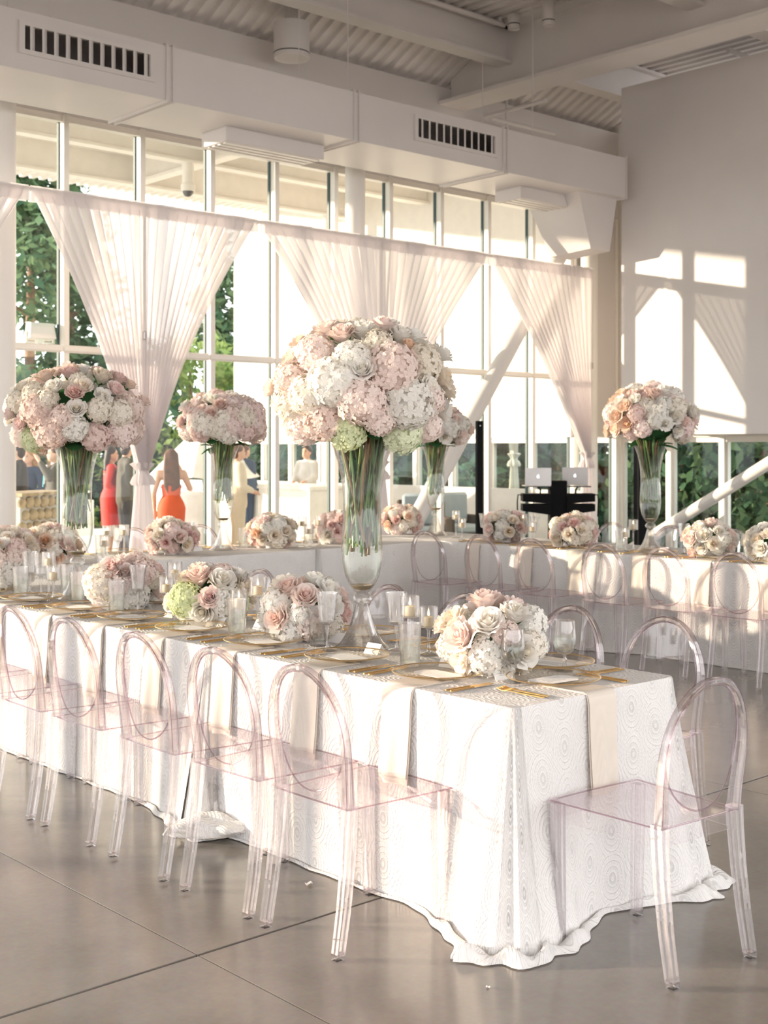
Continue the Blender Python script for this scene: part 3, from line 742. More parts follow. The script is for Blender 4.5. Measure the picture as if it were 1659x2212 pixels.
def mk_napkin():
    """local: table edge is x = 0, table towards +x; the strip hangs on the -x side"""
    t = thing('napkin', '', 'napkin')
    for li, (wd, drop, dx) in enumerate(((.152, .325, 0), (.146, .300, -.0045))):
        path = [(.19,.003),(.10,.003),(.03,.003),(.008,.0035),(-.006,-.001),(-.013,-.014)] + [(-.017-.010*q-.012*q*q, -.014-drop*q) for q in [k/9 for k in range(1, 10)]]
        rows = []
        for j, (x, z) in enumerate(path):
            q = max(0, (j-5)/9); row = []
            for i in range(13):
                u = -1+i/6; fold = .010*q*math.sin(u*3.1+.6) + .005*q*math.sin(u*6.5)
                row.append((x + (dx if j > 4 else 0) - fold, u*wd/2*(1-.04*q) + .006*q, z + (.002*li if j < 5 else 0)))
            rows.append(row)
        back = [[(p[0]+.0016*(1 if j > 4 else 0), p[1], p[2]-(.0016 if j <= 4 else 0)) for p in r] for j, r in enumerate(rows)]
        m = MB().grid(rows).grid(back); k = len(rows)
        per = lambda G: [G[0][i] for i in range(13)]+[G[j][12] for j in range(1,k)]+[G[k-1][i] for i in range(11,-1,-1)]+[G[j][0] for j in range(k-2,0,-1)]
        A, B = per(rows), per(back); c = len(A); m.add(A+B, [(i,(i+1)%c,c+(i+1)%c,c+i) for i in range(c)])
        m.build('fold_layer', M['napkin'], t)
    return t
def mk_fork():
    t = thing('gold_fork', '', 'fork')
    MB().bar([(0,0,.004),(.115,0,.005)], .0085, .0055, ch=.002).build('handle', M['gold'], t)
    m = MB().bar([(.113,0,.005),(.135,0,.007),(.150,0,.008)], lambda q: .0065+.0165*q**2, .003)
    for y in (-.0098, -.0033, .0033, .0098): m.bar([(.149,y,.008),(.175,y,.006),(.199,y,.0115)], lambda q: .0042-.0018*q, .0026)
    m.build('tines', M['gold'], t); return t
def mk_knife():
    t = thing('gold_knife', '', 'knife')
    MB().bar([(0,0,.004),(.115,0,.004)], .0088, .006, ch=.002).build('handle', M['gold'], t)
    MB().sweep([(.113,0,.004),(.15,0,.004),(.19,0,.004),(.213,.002,.004),(.222,.005,.004)], lambda i,q: [(-.0025,-.002),((.010,.011,.010,.006,.001)[i],0),(-.0025,.002)]).build('blade', M['gold'], t)
    return t
def mk_tumbler():
    t = thing('fluted_tumbler', '', 'glass')
    MB().lathe([(.001,.0),(.036,.0),(.038,.006),(.0445,.162),(.0455,.165),(.0435,.165),(.036,.018),(.001,.016)], 48, flute=.06, nf=16, frange=(.002,.15)).build('body', M['glass'], t)
    MB().lathe([(.001,.018),(.0352,.019),(.0395,.095),(.001,.095)], 24).build('water', M['water'], t)
    return t
def mk_flared():
    t = thing('stemmed_fluted_glass', '', 'glass')
    MB().lathe([(.022,.112),(.031,.118),(.034,.15),(.040,.205),(.046,.240),(.0445,.240),(.0385,.205),(.0325,.15),(.029,.121),(.001,.119)], 40, flute=.06, nf=14, frange=(.113,.22)).build('bowl', M['glass'], t)
    MB().lathe([(.022,.112),(.012,.108),(.0085,.10),(.0055,.06),(.006,.025),(.010,.010)], 12).build('stem', M['glass'], t)
    MB().lathe([(.010,.010),(.034,.004),(.037,.002),(.037,0),(.001,0)], 28).build('foot', M['glass'], t)
    return t
def mk_goblet():
    t = thing('round_goblet', '', 'glass')
    MB().lathe([(.008,.062),(.022,.066),(.036,.082),(.0425,.105),(.0435,.13),(.040,.165),(.0385,.190),(.037,.190),(.0385,.165),(.042,.13),(.041,.105),(.034,.084),(.001,.069)], 36).build('bowl', M['glass'], t)
    MB().lathe([(.001,.071),(.034,.086),(.0405,.106),(.0418,.13),(.001,.130)], 28).build('drink', M['water'], t)
    MB().lathe([(.008,.062),(.006,.05),(.010,.042),(.0065,.03),(.011,.010),(.032,.004),(.035,0),(.001,0)], 24).build('foot', M['glass'], t)
    return t
def mk_holder(h):
    def f():
        t = thing('candle_holder', '', 'candle holder'); b = h-.085
        MB().lathe([(.001,b),(.030,b),(.0375,b+.004),(.0385,b+.02),(.0385,b+.085),(.0370,b+.085),(.0370,b+.02),(.034,b+.007),(.001,b+.006)], 36).build('cup', M['glass'], t)
        MB().lathe([(.014,b),(.007,b-.012),(.006,b*.5),(.0065,.03),(.012,.012)], 12).build('stem', M['glass'], t)
        MB().lathe([(.012,.012),(.036,.004),(.039,0),(.001,0)], 28).build('foot', M['glass'], t)
        return t
    return f
def mk_candle():
    t = thing('candle', '', 'candle')
    MB().lathe([(.001,0),(.0195,0),(.020,.002),(.020,.036),(.0185,.038),(.001,.0365)], 24).build('wax', M['wax'], t)
    MB().tube([(0,0,.036),(0,0,.044)], .0012, 6).build('wick', M['wick'], t)
    MB().lathe([(.0005,.042),(.0035,.046),(.0042,.051),(.0026,.060),(.0004,.070)], 10).build('flame', M['flame'], t)
    return t
def mk_card():
    t = thing('place_card', '', 'card')
    m = MB(); h, dd, wd = .042, .026, .040
    for s in (-1, 1): m.add([(s*dd,-wd,0),(s*dd,wd,0),(0,wd,h),(0,-wd,h),(s*(dd-.0015),-wd,0),(s*(dd-.0015),wd,0),(0,wd,h-.0018),(0,-wd,h-.0018)], [(0,1,2,3),(4,7,6,5),(0,4,5,1),(0,3,7,4),(1,5,6,2)])
    m.build('card', M['paper'], t, smooth=False)
    q = MB()
    for k in range(3): q.add([(-dd*(.68-.13*k)-.0009, -.018+.004*k, h*(.32+.13*k)), (-dd*(.68-.13*k)-.0009, .016-.003*k, h*(.32+.13*k)), (-dd*(.65-.13*k)-.0009, .016-.003*k, h*(.35+.13*k)), (-dd*(.65-.13*k)-.0009, -.018+.004*k, h*(.35+.13*k))], [(0,1,2,3)])
    q.build('writing', M['ink'], t, smooth=False); return t
CHARGER, MENU, NAPKIN, FORK, KNIFE = Kind(mk_charger), Kind(mk_menu), Kind(mk_napkin), Kind(mk_fork), Kind(mk_knife)
TUMBLER, FLARED, GOBLET, CARD, CANDLE = Kind(mk_tumbler), Kind(mk_flared), Kind(mk_goblet), Kind(mk_card), Kind(mk_candle)
HOLD_T, HOLD_S = Kind(mk_holder(.255)), Kind(mk_holder(.195))
ZT = TZ + .0015
rnd = random.Random(11)
OCC = []
for q in ((3.52,3.29,.09),(3.52,4.42,.09),(3.52,5.14,.09),(3.52,5.93,.09),(3.46,7.24,.09),(3.56,4.08,.118),(3.53,6.46,.118)): OCC.append(q)
for px, Y, r in ((108,8.55,.1),(22,8.5,.1),(368,8.62,.1),(586,8.62,.1),(728,8.62,.1),(482,8.72,.118)): OCC.append((*on_y(px, Y), r))
for px, X, r in ((868,8.52,.1),(1092,8.45,.1),(1238,8.45,.1),(1535,8.45,.1),(1672,8.40,.1),(1405,8.60,.118),(941,8.62,.118)): OCC.append((*on_x(px, X), r))
def candle_set(spots, where):
    for k, (x, y, tall) in enumerate(spots):
        h = .255 if tall else .195; OCC.append((x, y, .041))
        nm = ('taller' if tall else 'shorter')
        (HOLD_T if tall else HOLD_S)((x, y, ZT), 0, f'{nm} clear stemmed candle holder {where[k]}', 'candle holders')
        CANDLE((x, y, ZT+h-.0788), 0, f'cream candle in the {nm} holder {where[k]}', 'candles')
candle_set([(3.47, 3.69, 1), (3.62, 3.74, 0), (3.46, 4.68, 1), (3.42, 4.77, 0), (3.56, 4.66, 0)],
           ['beside the big vase', 'beside the big vase', 'past the second low bouquet', 'past the second low bouquet', 'past the second low bouquet, inner side'])
candle_set([(3.60, 5.58, 1), (3.50, 5.50, 0), (3.38, 6.45, 0), (3.44, 6.62, 1), (3.62, 6.38, 0)],
           ['between the third and fourth low bouquets', 'between the third and fourth low bouquets', 'on the sunlit side of the left vase', 'behind the left vase', 'on the inner side of the left vase'])
fx = lambda px, X=8.45: on_x(px, X)
fy = lambda px, Y=8.55: on_y(px, Y)
a = [fx(1350, 8.42), fx(1368, 8.50), fx(1612, 8.4), fx(1640, 8.46), fx(985, 8.5), fx(998, 8.36), fx(1130, 8.5), fx(1150, 8.4), fx(955, 8.4)]
candle_set([(a[0][0],a[0][1],0),(a[1][0],a[1][1],1),(a[2][0],a[2][1],0),(a[3][0],a[3][1],1)], ['beside the vase on the far table', 'beside the vase on the far table', 'past the white bouquet on the far table', 'past the white bouquet on the far table'])
candle_set([(a[4][0],a[4][1],1),(a[5][0],a[5][1],0),(a[6][0],a[6][1],1),(a[7][0],a[7][1],0)], ['near the corner vase', 'near the corner vase', 'between the two pink bouquets', 'between the two pink bouquets'])
b = [fy(232), fy(226, 8.4), fy(268), fy(653), fy(668, 8.45), fy(690)]
candle_set([(b[0][0],b[0][1],1),(b[1][0],b[1][1],0),(b[2][0],b[2][1],1),(b[3][0],b[3][1],1),(b[4][0],b[4][1],0),(b[5][0],b[5][1],1)],
           ['on the cross table before the red dress', 'on the cross table before the red dress', 'on the cross table before the dark suit', 'beside the mauve bouquet on the cross table', 'beside the mauve bouquet on the cross table', 'on the cross table behind the big vase'])

def free(x, y, r): return all(math.hypot(x-a, y-b) > r+c for a, b, c in OCC)
def seat(ex, ey, rz, where, grp, napkin=True, glasses='tf', card=True):
    """one cover: ex, ey on the table edge, local +x pointing onto the table"""
    c, s = math.cos(rz), math.sin(rz)
    def P(x, y, z=ZT): return (ex + c*x - s*y, ey + s*x + c*y, z)
    def spot(cands, r):
        for cx_, cy_ in cands:
            p = P(cx_, cy_)
            if free(p[0], p[1], r): OCC.append((p[0], p[1], r)); return p
        return None
    if napkin: NAPKIN(P(0, -.01, TZ), rz, f'cream napkin hanging over the edge {where}', grp)
    OCC.append((*P(.195, 0)[:2], .168))
    CHARGER(P(.195, 0, ZT+.0075), rz, f'clear gold-edged charger plate {where}', grp)
    MENU(P(.195, 0, ZT+.014), rz + R(rnd.uniform(80, 100)), f'white menu card on the charger {where}', grp)
    for nm, y in (('inner', .205), ('outer', .232)): FORK(P(.035+rnd.uniform(0,.01), y), rz + R(rnd.uniform(-3,3)), f'{nm} gold fork {where}', grp)
    for nm, y in (('inner', -.20), ('outer', -.225)): KNIFE(P(.03+rnd.uniform(0,.01), y), rz + R(rnd.uniform(-3,3)), f'{nm} gold knife {where}', grp)
    near = [(.34,-.235),(.30,-.25),(.26,-.26),(.36,-.17),(.38,-.27),(.40,-.12),(.36,.22),(.30,.25)]
    def glass(K, lab, r):
        p = spot(near, r)
        if p: K(p, 0, lab, grp)
    if 'g' in glasses: glass(GOBLET, f'round goblet half full {where}', .042)
    if 't' in glasses: glass(TUMBLER, f'clear fluted tumbler of water {where}', .047)
    if 'f' in glasses: glass(FLARED, f'stemmed fluted wine glass {where}', .045)
    if card:
        p = spot([(.395,.06),(.40,-.04),(.40,.14),(.41,.18),(.41,.24)], .035)
        if p: CARD(p, rz + R(rnd.uniform(-12, 12)), f'white folded place card {where}', grp)
for i, y in enumerate([3.34, 3.85, 4.40, 4.94, 5.46, 5.98, 6.5, 7.03]):
    seat(FX0, y, 0, f'at the {ORD[i]} sunlit seat from the free end', 'covers on the sunlit side', glasses='g' if i == 0 else 'tf')
seat(3.505, FY0, PI/2, 'at the seat on the narrow table end', 'cover at the table end', glasses='g')
for i, y in enumerate([3.22, 3.74, 4.30, 4.85, 5.4, 5.95, 6.5]):
    seat(FX1, y, PI, f'at the {ORD[i]} inner seat from the free end', 'covers on the inner side', napkin=False, glasses='f' if i < 2 else 'tf', card=i > 1)
for i, y in enumerate([4.36, 4.95, 5.50, 6.06, 6.70, 7.24, 7.85]):
    seat(8.15, y, 0, f'at the {ORD[6-i]} far table seat from the corner', 'covers on the far table')
for i, x in enumerate([4.65, 5.25, 5.9, 6.6, 7.3]):
    seat(x, 9.15, -PI/2, f'at the {ORD[i]} cross table seat from the front table', 'covers on the cross table', napkin=False)

# ------------------------------------------------------------------ flowers
def rose_mesh(seed, openness=1.0):
    """unit rose: radius about 1, axis +z, base at z = -0.9"""
    r_ = random.Random(seed); m = MB(); m.c = []
    layers = [(3, .16, .22, .95, .9, .0), (4, .26, .40, .96, .85, .05), (5, .36, .60, .90, .8, .12), (5, .44, .80, .78, .82, .22), (6, .50, 1.0*openness, .56, .85, .34)]
    for li, (n, rb, rt, h, wd, curl) in enumerate(layers):
        for k in range(n):
            a0 = 2*PI*(k + .37*li)/n + r_.uniform(-.12, .12); aw = PI/n*1.35*wd*1.25; hh = h + r_.uniform(-.06, .06); rtt = rt*r_.uniform(.93, 1.06)
            rows = []; nv, nu = 6, 6
            for j in range(nv):
                v = j/(nv-1); row = []
                for i in range(nu):
                    u = -1+2*i/(nu-1)
                    w_ = math.sin(PI*(.18+.70*v))**.7
                    a = a0 + u*aw*w_
                    rad = .10 + (rb-.10)*min(1, v*2.2) + (rtt-rb)*v**1.5 + curl*max(0, v-.72)*1.5
                    z = -.9 + (hh+.9)*(v**.85) - curl*1.1*max(0, v-.78)*1.2 - .16*u*u*v*v
                    rad *= 1 + .05*u*u*v
                    row.append((rad*math.cos(a), rad*math.sin(a), z*.9)); m.c.append(min(1, .12 + .19*li + .28*v))
                rows.append(row)
            m.grid(rows)
    k0 = len(m.v); m.ball((0,0,.42), .2, 8, 6, (1,1,1.6)); m.c += [.1]*(len(m.v)-k0)
    me = m.mesh('rose', True, fix=False); return me
def sepal_mesh():
    m = MB()
    for k in range(5):
        a = 2*PI*k/5; c, s = math.cos(a), math.sin(a)
        m.grid([[(r*c - w_*s*t, r*s + w_*c*t, z) for t in (-1, 0, 1)] for r, w_, z in ((.05,.12,-.86),(.35,.16,-.72),(.62,.10,-.50),(.78,.01,-.36))])
    m.tube([(0,0,-1.6),(0,0,-.78)], .075, 6); return m.mesh('sepals', True, fix=False)
def hyd_mesh(seed, n=120):
    r_ = random.Random(seed); m = MB(); m.c = []
    for i in range(n):
        z = 1 - 1.72*(i+.5)/n; a = i*2.39996; q = math.sqrt(max(0, 1-z*z))
        d = Vector((q*math.cos(a), q*math.sin(a), z)); d = (d + Vector([r_.uniform(-.14,.14) for _ in range(3)])).normalized()
        c = d*r_.uniform(.90, 1.04); nrm = (d + Vector([r_.uniform(-.3,.3) for _ in range(3)])).normalized()
        t = nrm.orthogonal().normalized(); b = nrm.cross(t); a0 = r_.uniform(0, PI); s = r_.uniform(.19, .25)
        for k in range(4):
            an = a0 + PI/2*k + r_.uniform(-.1,.1); e = t*math.cos(an)+b*math.sin(an); f = nrm.cross(e)
            lift = r_.uniform(-.05, .10)
            vs = [c, c+e*s*.45+f*s*.42+nrm*s*.10, c+e*s*.95+f*s*.36+nrm*s*lift, c+e*s*1.1+nrm*s*(lift+.1), c+e*s*.95-f*s*.36+nrm*s*lift, c+e*s*.45-f*s*.42+nrm*s*.10]
            m.add(vs, [(0,1,2,3),(0,3,4,5)]); m.c += [1]*6
    k0 = len(m.v); m.ball((0,0,-.05), .84, 12, 8, (1,1,.92)); m.c += [1]*(len(m.v)-k0)
    return m.mesh('hydrangea', False, fix=False)
def leaf_mesh():
    rows = []
    for j in range(7):
        v = j/6; wv = .34*math.sin(PI*min(1, v*.92+.06))**.8; rows.append([(u*wv, v, .10*math.sin(PI*v)-.06*abs(u)+.02*math.sin(9*v)*u) for u in (-1,-.5,0,.5,1)])
    return MB().grid(rows).mesh('leaf', True, fix=False)
ROSE, HYD = {}, {}
SEP, LEAF = sepal_mesh(), leaf_mesh()
def mat_copy(me, mat):
    c = me.copy(); c.materials.clear(); c.materials.append(mat); return c
_rb = [rose_mesh(1, 1.0), rose_mesh(2, .88), rose_mesh(3, 1.1)]; _hb = [hyd_mesh(1), hyd_mesh(2), hyd_mesh(3, 105)]
for kx in ('white','cream','blush','pink','peach'): ROSE[kx] = [mat_copy(b_, M['rose_'+kx]) for b_ in _rb]
for kx in ('white','cream','pink','mauve','green'): HYD[kx] = [mat_copy(b_, M['hyd_'+kx]) for b_ in _hb]
SEP.materials.append(M['leaf']); LEAF.materials.append(M['leaf'])
fr_ = random.Random(5)
def quat_to(n, spin): return (Vector(n).to_track_quat('Z', 'Y') @ Euler((0,0,spin)).to_quaternion()).to_euler()
def flower(root, kind, col, p, n, r):
    if kind == 'H':
        return put('hydrangea', fr_.choice(HYD[col]), None, root, p, quat_to(n, fr_.uniform(0, 6)), r)
    o = put('rose', fr_.choice(ROSE[col]), None, root, p, quat_to(n, fr_.uniform(0, 6)), r)
    put('sepals', SEP, None, o); return o
def arrange(root, C, hand, ppm, pc, rx, rz, palette, nback, hr, rr, floor=-.45, full=False, base=-.6):
    """C: centre in root space (root unrotated). hand: (px, py, radius px, kind, colour) as the photograph shows the front; the rest is filled in round the dome"""
    used = []
    back = -FWD
    for px, py_, rp, kd, col in hand:
        a = (px-pc[0])/ppm; b = (pc[1]-py_)/ppm; q = (a/rx)**2 + (b/rz)**2
        c = math.sqrt(max(0, 1-q))*rx*.92 if q < 1 else 0
        p = Vector(C) + RGT*a + Vector((0,0,b)) + back*c
        n = (RGT*a/rx + Vector((0,0,b/rz+.35)) + back*(c/rx)).normalized()
        if kd == 'H': n = (n + Vector((0,0,.1))).normalized()
        flower(root, kd, col, p - (n*rp/ppm*.3 if kd == 'H' else n*0), n, rp/ppm); used.append((p, rp/ppm))
    if full:                                          # evenly packed all round
        off = fr_.uniform(0, 6)
        for i in range(nback):
            z = 1 - (1-floor)*(i+.5)/nback; a = off + i*2.39996; q = math.sqrt(max(0, 1-z*z))
            d = Vector((q*math.cos(a)+fr_.uniform(-.07,.07), q*math.sin(a)+fr_.uniform(-.07,.07), z+fr_.uniform(-.05,.05))).normalized()
            kd, col = fr_.choice(palette); r = (hr if kd == 'H' else rr)*fr_.uniform(.88, 1.14); k = (.84 if kd == 'H' else 1.0)*fr_.uniform(.90, 1.12)
            flower(root, kd, col, Vector(C) + Vector((d.x*rx*k, d.y*rx*k, d.z*rz*k)), Vector((d.x, d.y, d.z+.25)).normalized(), r)
        return
    cnt = 0; tries = 0
    while cnt < nback and tries < nback*30:
        tries += 1
        z = fr_.uniform(floor, 1); a = fr_.uniform(0, 2*PI); q = math.sqrt(1-z*z) if z > -1 else 0
        d = Vector((q*math.cos(a), q*math.sin(a), z))
        if not full and d.dot(back) > .35: continue
        kd, col = fr_.choice(palette); r = (hr if kd == 'H' else rr)*fr_.uniform(.85, 1.12)
        k = .86 if kd == 'H' else 1.02
        p = Vector(C) + Vector((d.x*rx*k, d.y*rx*k, d.z*rz*k))
        if any((p-u[0]).length < (r+u[1])*(.60 if full else .68) for u in used): continue
        n = Vector((d.x, d.y, d.z+.25)).normalized(); flower(root, kd, col, p, n, r); used.append((p, r)); cnt += 1
    return used
def core(root, C, r, rz):
    MB().ball((0,0,0), 1, 14, 8, (r, r, rz)).build('foliage_core', M['leaf'], root, C)

VASE_R = [(.035,.235),(.055,.262),(.073,.300),(.085,.36),(.087,.42),(.083,.50),(.080,.58),(.082,.66),(.090,.72),(.104,.78),(.122,.83),(.132,.855)]
def vr(z):
    for (r0, z0), (r1, z1) in zip(VASE_R, VASE_R[1:]):
        if z0 <= z <= z1: return r0+(r1-r0)*(z-z0)/(z1-z0)
    return .035
def mk_vase():
    t = thing('trumpet_vase', '', 'vase')
    out = VASE_R; inn = [(r-.004, z+.002) for r, z in reversed(VASE_R)]; inn[0] = (inn[0][0], .8545)
    MB().lathe([(.001,.233)]+out+inn+[(.001,.240)], 72, flute=.045, nf=24, frange=(.25,.64)).build('bowl', M['vase_glass'], t)
    MB().lathe([(.001,.243),(.034,.243),(.047,.258),(.045,.262),(.001,.256)], 40).build('amber_base', M['amber_base'], t)
    MB().lathe([(.024,.228),(.034,.222),(.042,.21),(.043,.20),(.034,.188),(.024,.182)], 36).lathe([(.024,.228),(.030,.234),(.034,.236)], 36).build('knop', M['glass'], t)
    MB().lathe([(.024,.182),(.030,.170),(.038,.14),(.050,.10),(.070,.055),(.092,.02),(.113,.004),(.115,0),(.108,0),(.086,.016),(.064,.05),(.044,.10),(.032,.14),(.022,.172)], 56, flute=.03, nf=12, frange=(.01,.15)).build('bell_foot', M['glass'], t)
    MB().lathe([(.001,.262)]+[(r-.006, z) for r, z in VASE_R if .28 < z < .67]+[(vr(.69)-.006,.69),(.001,.69)], 48).build('water', M['water'], t)
    return t
VASE = Kind(mk_vase)
def tall(x, y, vlabel, flabel, C, hand, ppm, pc, rx, rz, palette, nback, hr, rr, seed):
    global fr_
    fr_ = random.Random(seed)
    VASE((x, y, ZT), fr_.uniform(0, 1), vlabel, 'tall trumpet vases')
    rt = thing('tall_bouquet', flabel, 'bouquet', (x, y, ZT + .60), 0, 'tall bouquets in trumpet vases')
    C = Vector(C)
    core(rt, C - Vector((0,0,rz*.05)), rx*.62, rz*.66)
    arrange(rt, C, hand, ppm, pc, rx, rz, palette, nback, hr, rr, full=not hand)
    for k in range(84):                                   # stems crossing in the vase
        a = fr_.uniform(0, 2*PI); zb = fr_.uniform(.38, .54); zt = .87
        ab = a + PI*fr_.uniform(.12, .75)*fr_.choice((-1, 1)); q0 = vr(zb)*.86*math.sqrt(fr_.uniform(.1, 1)); q1 = vr(.82)*.86*math.sqrt(fr_.uniform(.15, 1)); zm = .64; 
        p0 = Vector((q0*math.cos(ab), q0*math.sin(ab), zb)); p2 = Vector((q1*math.cos(a), q1*math.sin(a), zt))
        p1 = p0.lerp(p2, .55); rr1 = math.hypot(p1.x, p1.y); lim = vr(zm)*.84
        if rr1 > lim: p1.x *= lim/rr1; p1.y *= lim/rr1
        path = [p0, p0.lerp(p1,.5), p1, p1.lerp(p2,.5), p2, p2 + Vector((p2.x*.5, p2.y*.5, .10))]
        path = [q - Vector((0,0,.60)) for q in path]; r = fr_.uniform(.004, .0075)
        MB().tube(path, [r*.95, r, r, r*.95, r*.9, r*.85], 7).build('stem', M[fr_.choice(['stem','stem','stem_pale','stem_brown'])], rt)
    for k in range(9):
        a = 2*PI*k/9 + fr_.uniform(-.2,.2); zz = fr_.uniform(.24, .33); q = .06
        n = Vector((math.cos(a), math.sin(a), fr_.uniform(-.5,.2)))
        put('leaf', LEAF, None, rt, (q*math.cos(a), q*math.sin(a), zz), (n.to_track_quat('Y','Z')).to_euler(), fr_.uniform(.13,.19))
    for k in range(3):
        a = fr_.uniform(0, 2*PI); q = vr(.48)*.35; zz = -.60+fr_.uniform(.42,.5) if k < 2 else .12
        put('leaf', LEAF, None, rt, (q*math.cos(a), q*math.sin(a), zz), Vector((math.cos(a)*.4, math.sin(a)*.4, 1)).to_track_quat('Y','Z').to_euler(), .085)
    return rt
H, Ro = 'H', 'R'
centre_hand = [(780,800,40,H,'white'),(738,848,52,H,'white'),(905,893,54,H,'white'),(932,805,44,H,'cream'),(893,965,42,H,'green'),(868,815,54,H,'pink'),
 (700,785,42,H,'pink'),(800,888,50,H,'pink'),(718,932,44,H,'pink'),(672,942,42,H,'pink'),(648,838,40,H,'pink'),(768,958,40,H,'green'),(688,875,44,H,'cream'),
 (650,900,36,H,'cream'),(945,885,38,H,'pink'),(835,770,34,H,'cream'),(945,945,34,H,'pink'),(840,930,34,H,'pink'),
 (760,755,28,Ro,'blush'),(752,732,24,Ro,'cream'),(803,747,27,Ro,'white'),(855,730,25,Ro,'white'),(882,756,26,Ro,'white'),(668,768,24,Ro,'peach'),
 (658,802,26,Ro,'cream'),(607,862,22,Ro,'peach'),(972,790,21,Ro,'white'),(803,832,25,Ro,'white'),(938,865,24,Ro,'white'),(897,778,17,Ro,'peach'),(962,897,14,Ro,'peach'),(626,862,16,Ro,'white')]
pale = [(H,'white'),(H,'white'),(H,'pink'),(H,'cream'),(Ro,'white'),(Ro,'blush'),(Ro,'cream')]
pinks = [(H,'pink'),(H,'mauve'),(H,'pink'),(H,'cream'),(Ro,'blush'),(Ro,'pink'),(Ro,'peach'),(Ro,'white'),(H,'white')]
tall(3.56, 4.08, 'clear fluted trumpet vase of green stems holding the biggest white and blush bouquet', 'huge dome of white, blush and green hydrangeas and roses in the big vase',
     (0,0,.475), centre_hand, 509, (800,868), .345, .275, pale, 34, .09, .05, 21)
left_hand = [(163,815,19,Ro,'pink'),(146,800,17,Ro,'blush'),(115,822,20,Ro,'peach'),(70,845,18,Ro,'cream'),(45,900,17,Ro,'blush'),(72,920,17,Ro,'pink'),(22,910,15,Ro,'cream'),
 (262,850,18,Ro,'pink'),(305,870,14,Ro,'blush'),(228,822,21,Ro,'cream'),(202,848,21,Ro,'cream'),(190,860,19,Ro,'pink'),(145,848,20,Ro,'white'),(195,892,19,Ro,'white'),(242,866,17,Ro,'white'),
 (135,935,38,H,'pink'),(105,888,34,H,'pink'),(230,950,31,H,'mauve'),(278,938,33,H,'mauve'),(190,930,28,H,'white'),(85,955,28,H,'green'),(50,945,26,H,'pink'),(278,895,28,H,'cream'),
 (240,890,26,H,'cream'),(130,868,24,H,'cream'),(98,855,26,H,'cream'),(58,872,26,H,'cream'),(190,830,22,H,'cream'),(165,905,26,H,'pink'),(110,968,16,Ro,'peach')]
tall(3.53, 6.46, 'clear fluted trumpet vase near the round column, stems reaching deep', 'wide dome of blush hydrangeas and mauve roses near the round column',
     (0,0,.43), left_hand, 385, (166,897), .37, .235, pinks, 36, .085, .045, 22)
x_, y_ = on_y(482, 8.72)
tall(x_, y_, 'clear trumpet vase on the cross table between two low bouquets', 'dusty pink hydrangea dome with white crown on the cross table',
     (0,0,.44), [], 259, (482,922), .32, .225, [(H,'mauve'),(H,'pink'),(H,'mauve'),(H,'pink'),(Ro,'pink'),(Ro,'blush'),(H,'cream'),(Ro,'white')], 58, .088, .056, 23)
x_, y_ = on_x(1405, 8.60)
tall(x_, y_, 'clear trumpet vase on the far table before the low windows', 'blush and white rose dome on the far table before the hanging wall panel',
     (0,0,.46), [], 267, (1405,920), .33, .245, [(H,'pink'),(H,'mauve'),(H,'white'),(H,'cream'),(Ro,'pink'),(Ro,'white'),(Ro,'peach'),(Ro,'white'),(Ro,'blush')], 64, .085, .058, 24)
x_, y_ = on_x(941, 8.62)
tall(x_, y_, 'clear trumpet vase standing where the cross table meets the far table', 'white and pale pink hydrangea dome over the table corner',
     (0,0,.42), [], 235, (945,930), .29, .19, [(H,'white'),(H,'cream'),(H,'pink'),(Ro,'white'),(Ro,'blush')], 46, .085, .055, 25)

def mk_bowl():
    t = thing('flower_bowl', '', 'bowl')
    MB().lathe([(.001,0),(.045,0),(.048,.004),(.044,.012),(.066,.035),(.082,.07),(.088,.095),(.085,.095),(.078,.07),(.06,.038),(.001,.022)], 36).build('body', M['ceramic'], t)
    MB().lathe([(.084,.094),(.0895,.0965),(.084,.099)], 36).build('lip', M['ceramic'], t)
    return t
BOWL = Kind(mk_bowl)
def low(x, y, where, look, hand, ppm, pc, seed, palette=pale, rx=.172, rz=.122, n=18, cz=.132):
    global fr_
    fr_ = random.Random(seed)
    BOWL((x, y, ZT), 0, f'white ceramic flower bowl {where}', 'flower bowls')
    rt = thing('low_bouquet', f'{look} low bouquet {where}', 'bouquet', (x, y, ZT+.03), 0, 'low bouquets on the tables')
    C = Vector((0,0,cz-.03))
    core(rt, C - Vector((0,0,.02)), rx*.6, rz*.7)
    arrange(rt, C, hand, ppm, pc, rx, rz, palette, n, .062, .052, floor=-.75, full=not hand)
    for k in range(5):
        a = fr_.uniform(0, 2*PI); q = rx*.5
        put('leaf', LEAF, None, rt, (q*math.cos(a), q*math.sin(a), cz-.03), Vector((math.cos(a), math.sin(a), fr_.uniform(-.4,.5))).to_track_quat('Y','Z').to_euler(), fr_.uniform(.06,.10))
low(3.52, 3.29, 'nearest the free end of the front table', 'white and cream rose', [(1048,1300,33,Ro,'blush'),(1050,1337,36,Ro,'white'),(1106,1322,31,Ro,'white'),(985,1338,32,Ro,'cream'),(995,1367,35,Ro,'blush'),
  (1000,1412,32,Ro,'cream'),(1120,1395,33,Ro,'white'),(1128,1428,28,Ro,'white'),(968,1392,36,H,'cream'),(1152,1335,38,H,'white'),(1045,1402,44,H,'white'),(1088,1352,30,H,'pink'),(1150,1385,32,H,'cream'),(1075,1425,30,Ro,'white'),(960,1350,26,Ro,'cream')], 580, (1066,1375), 31, rx=.175, rz=.12)
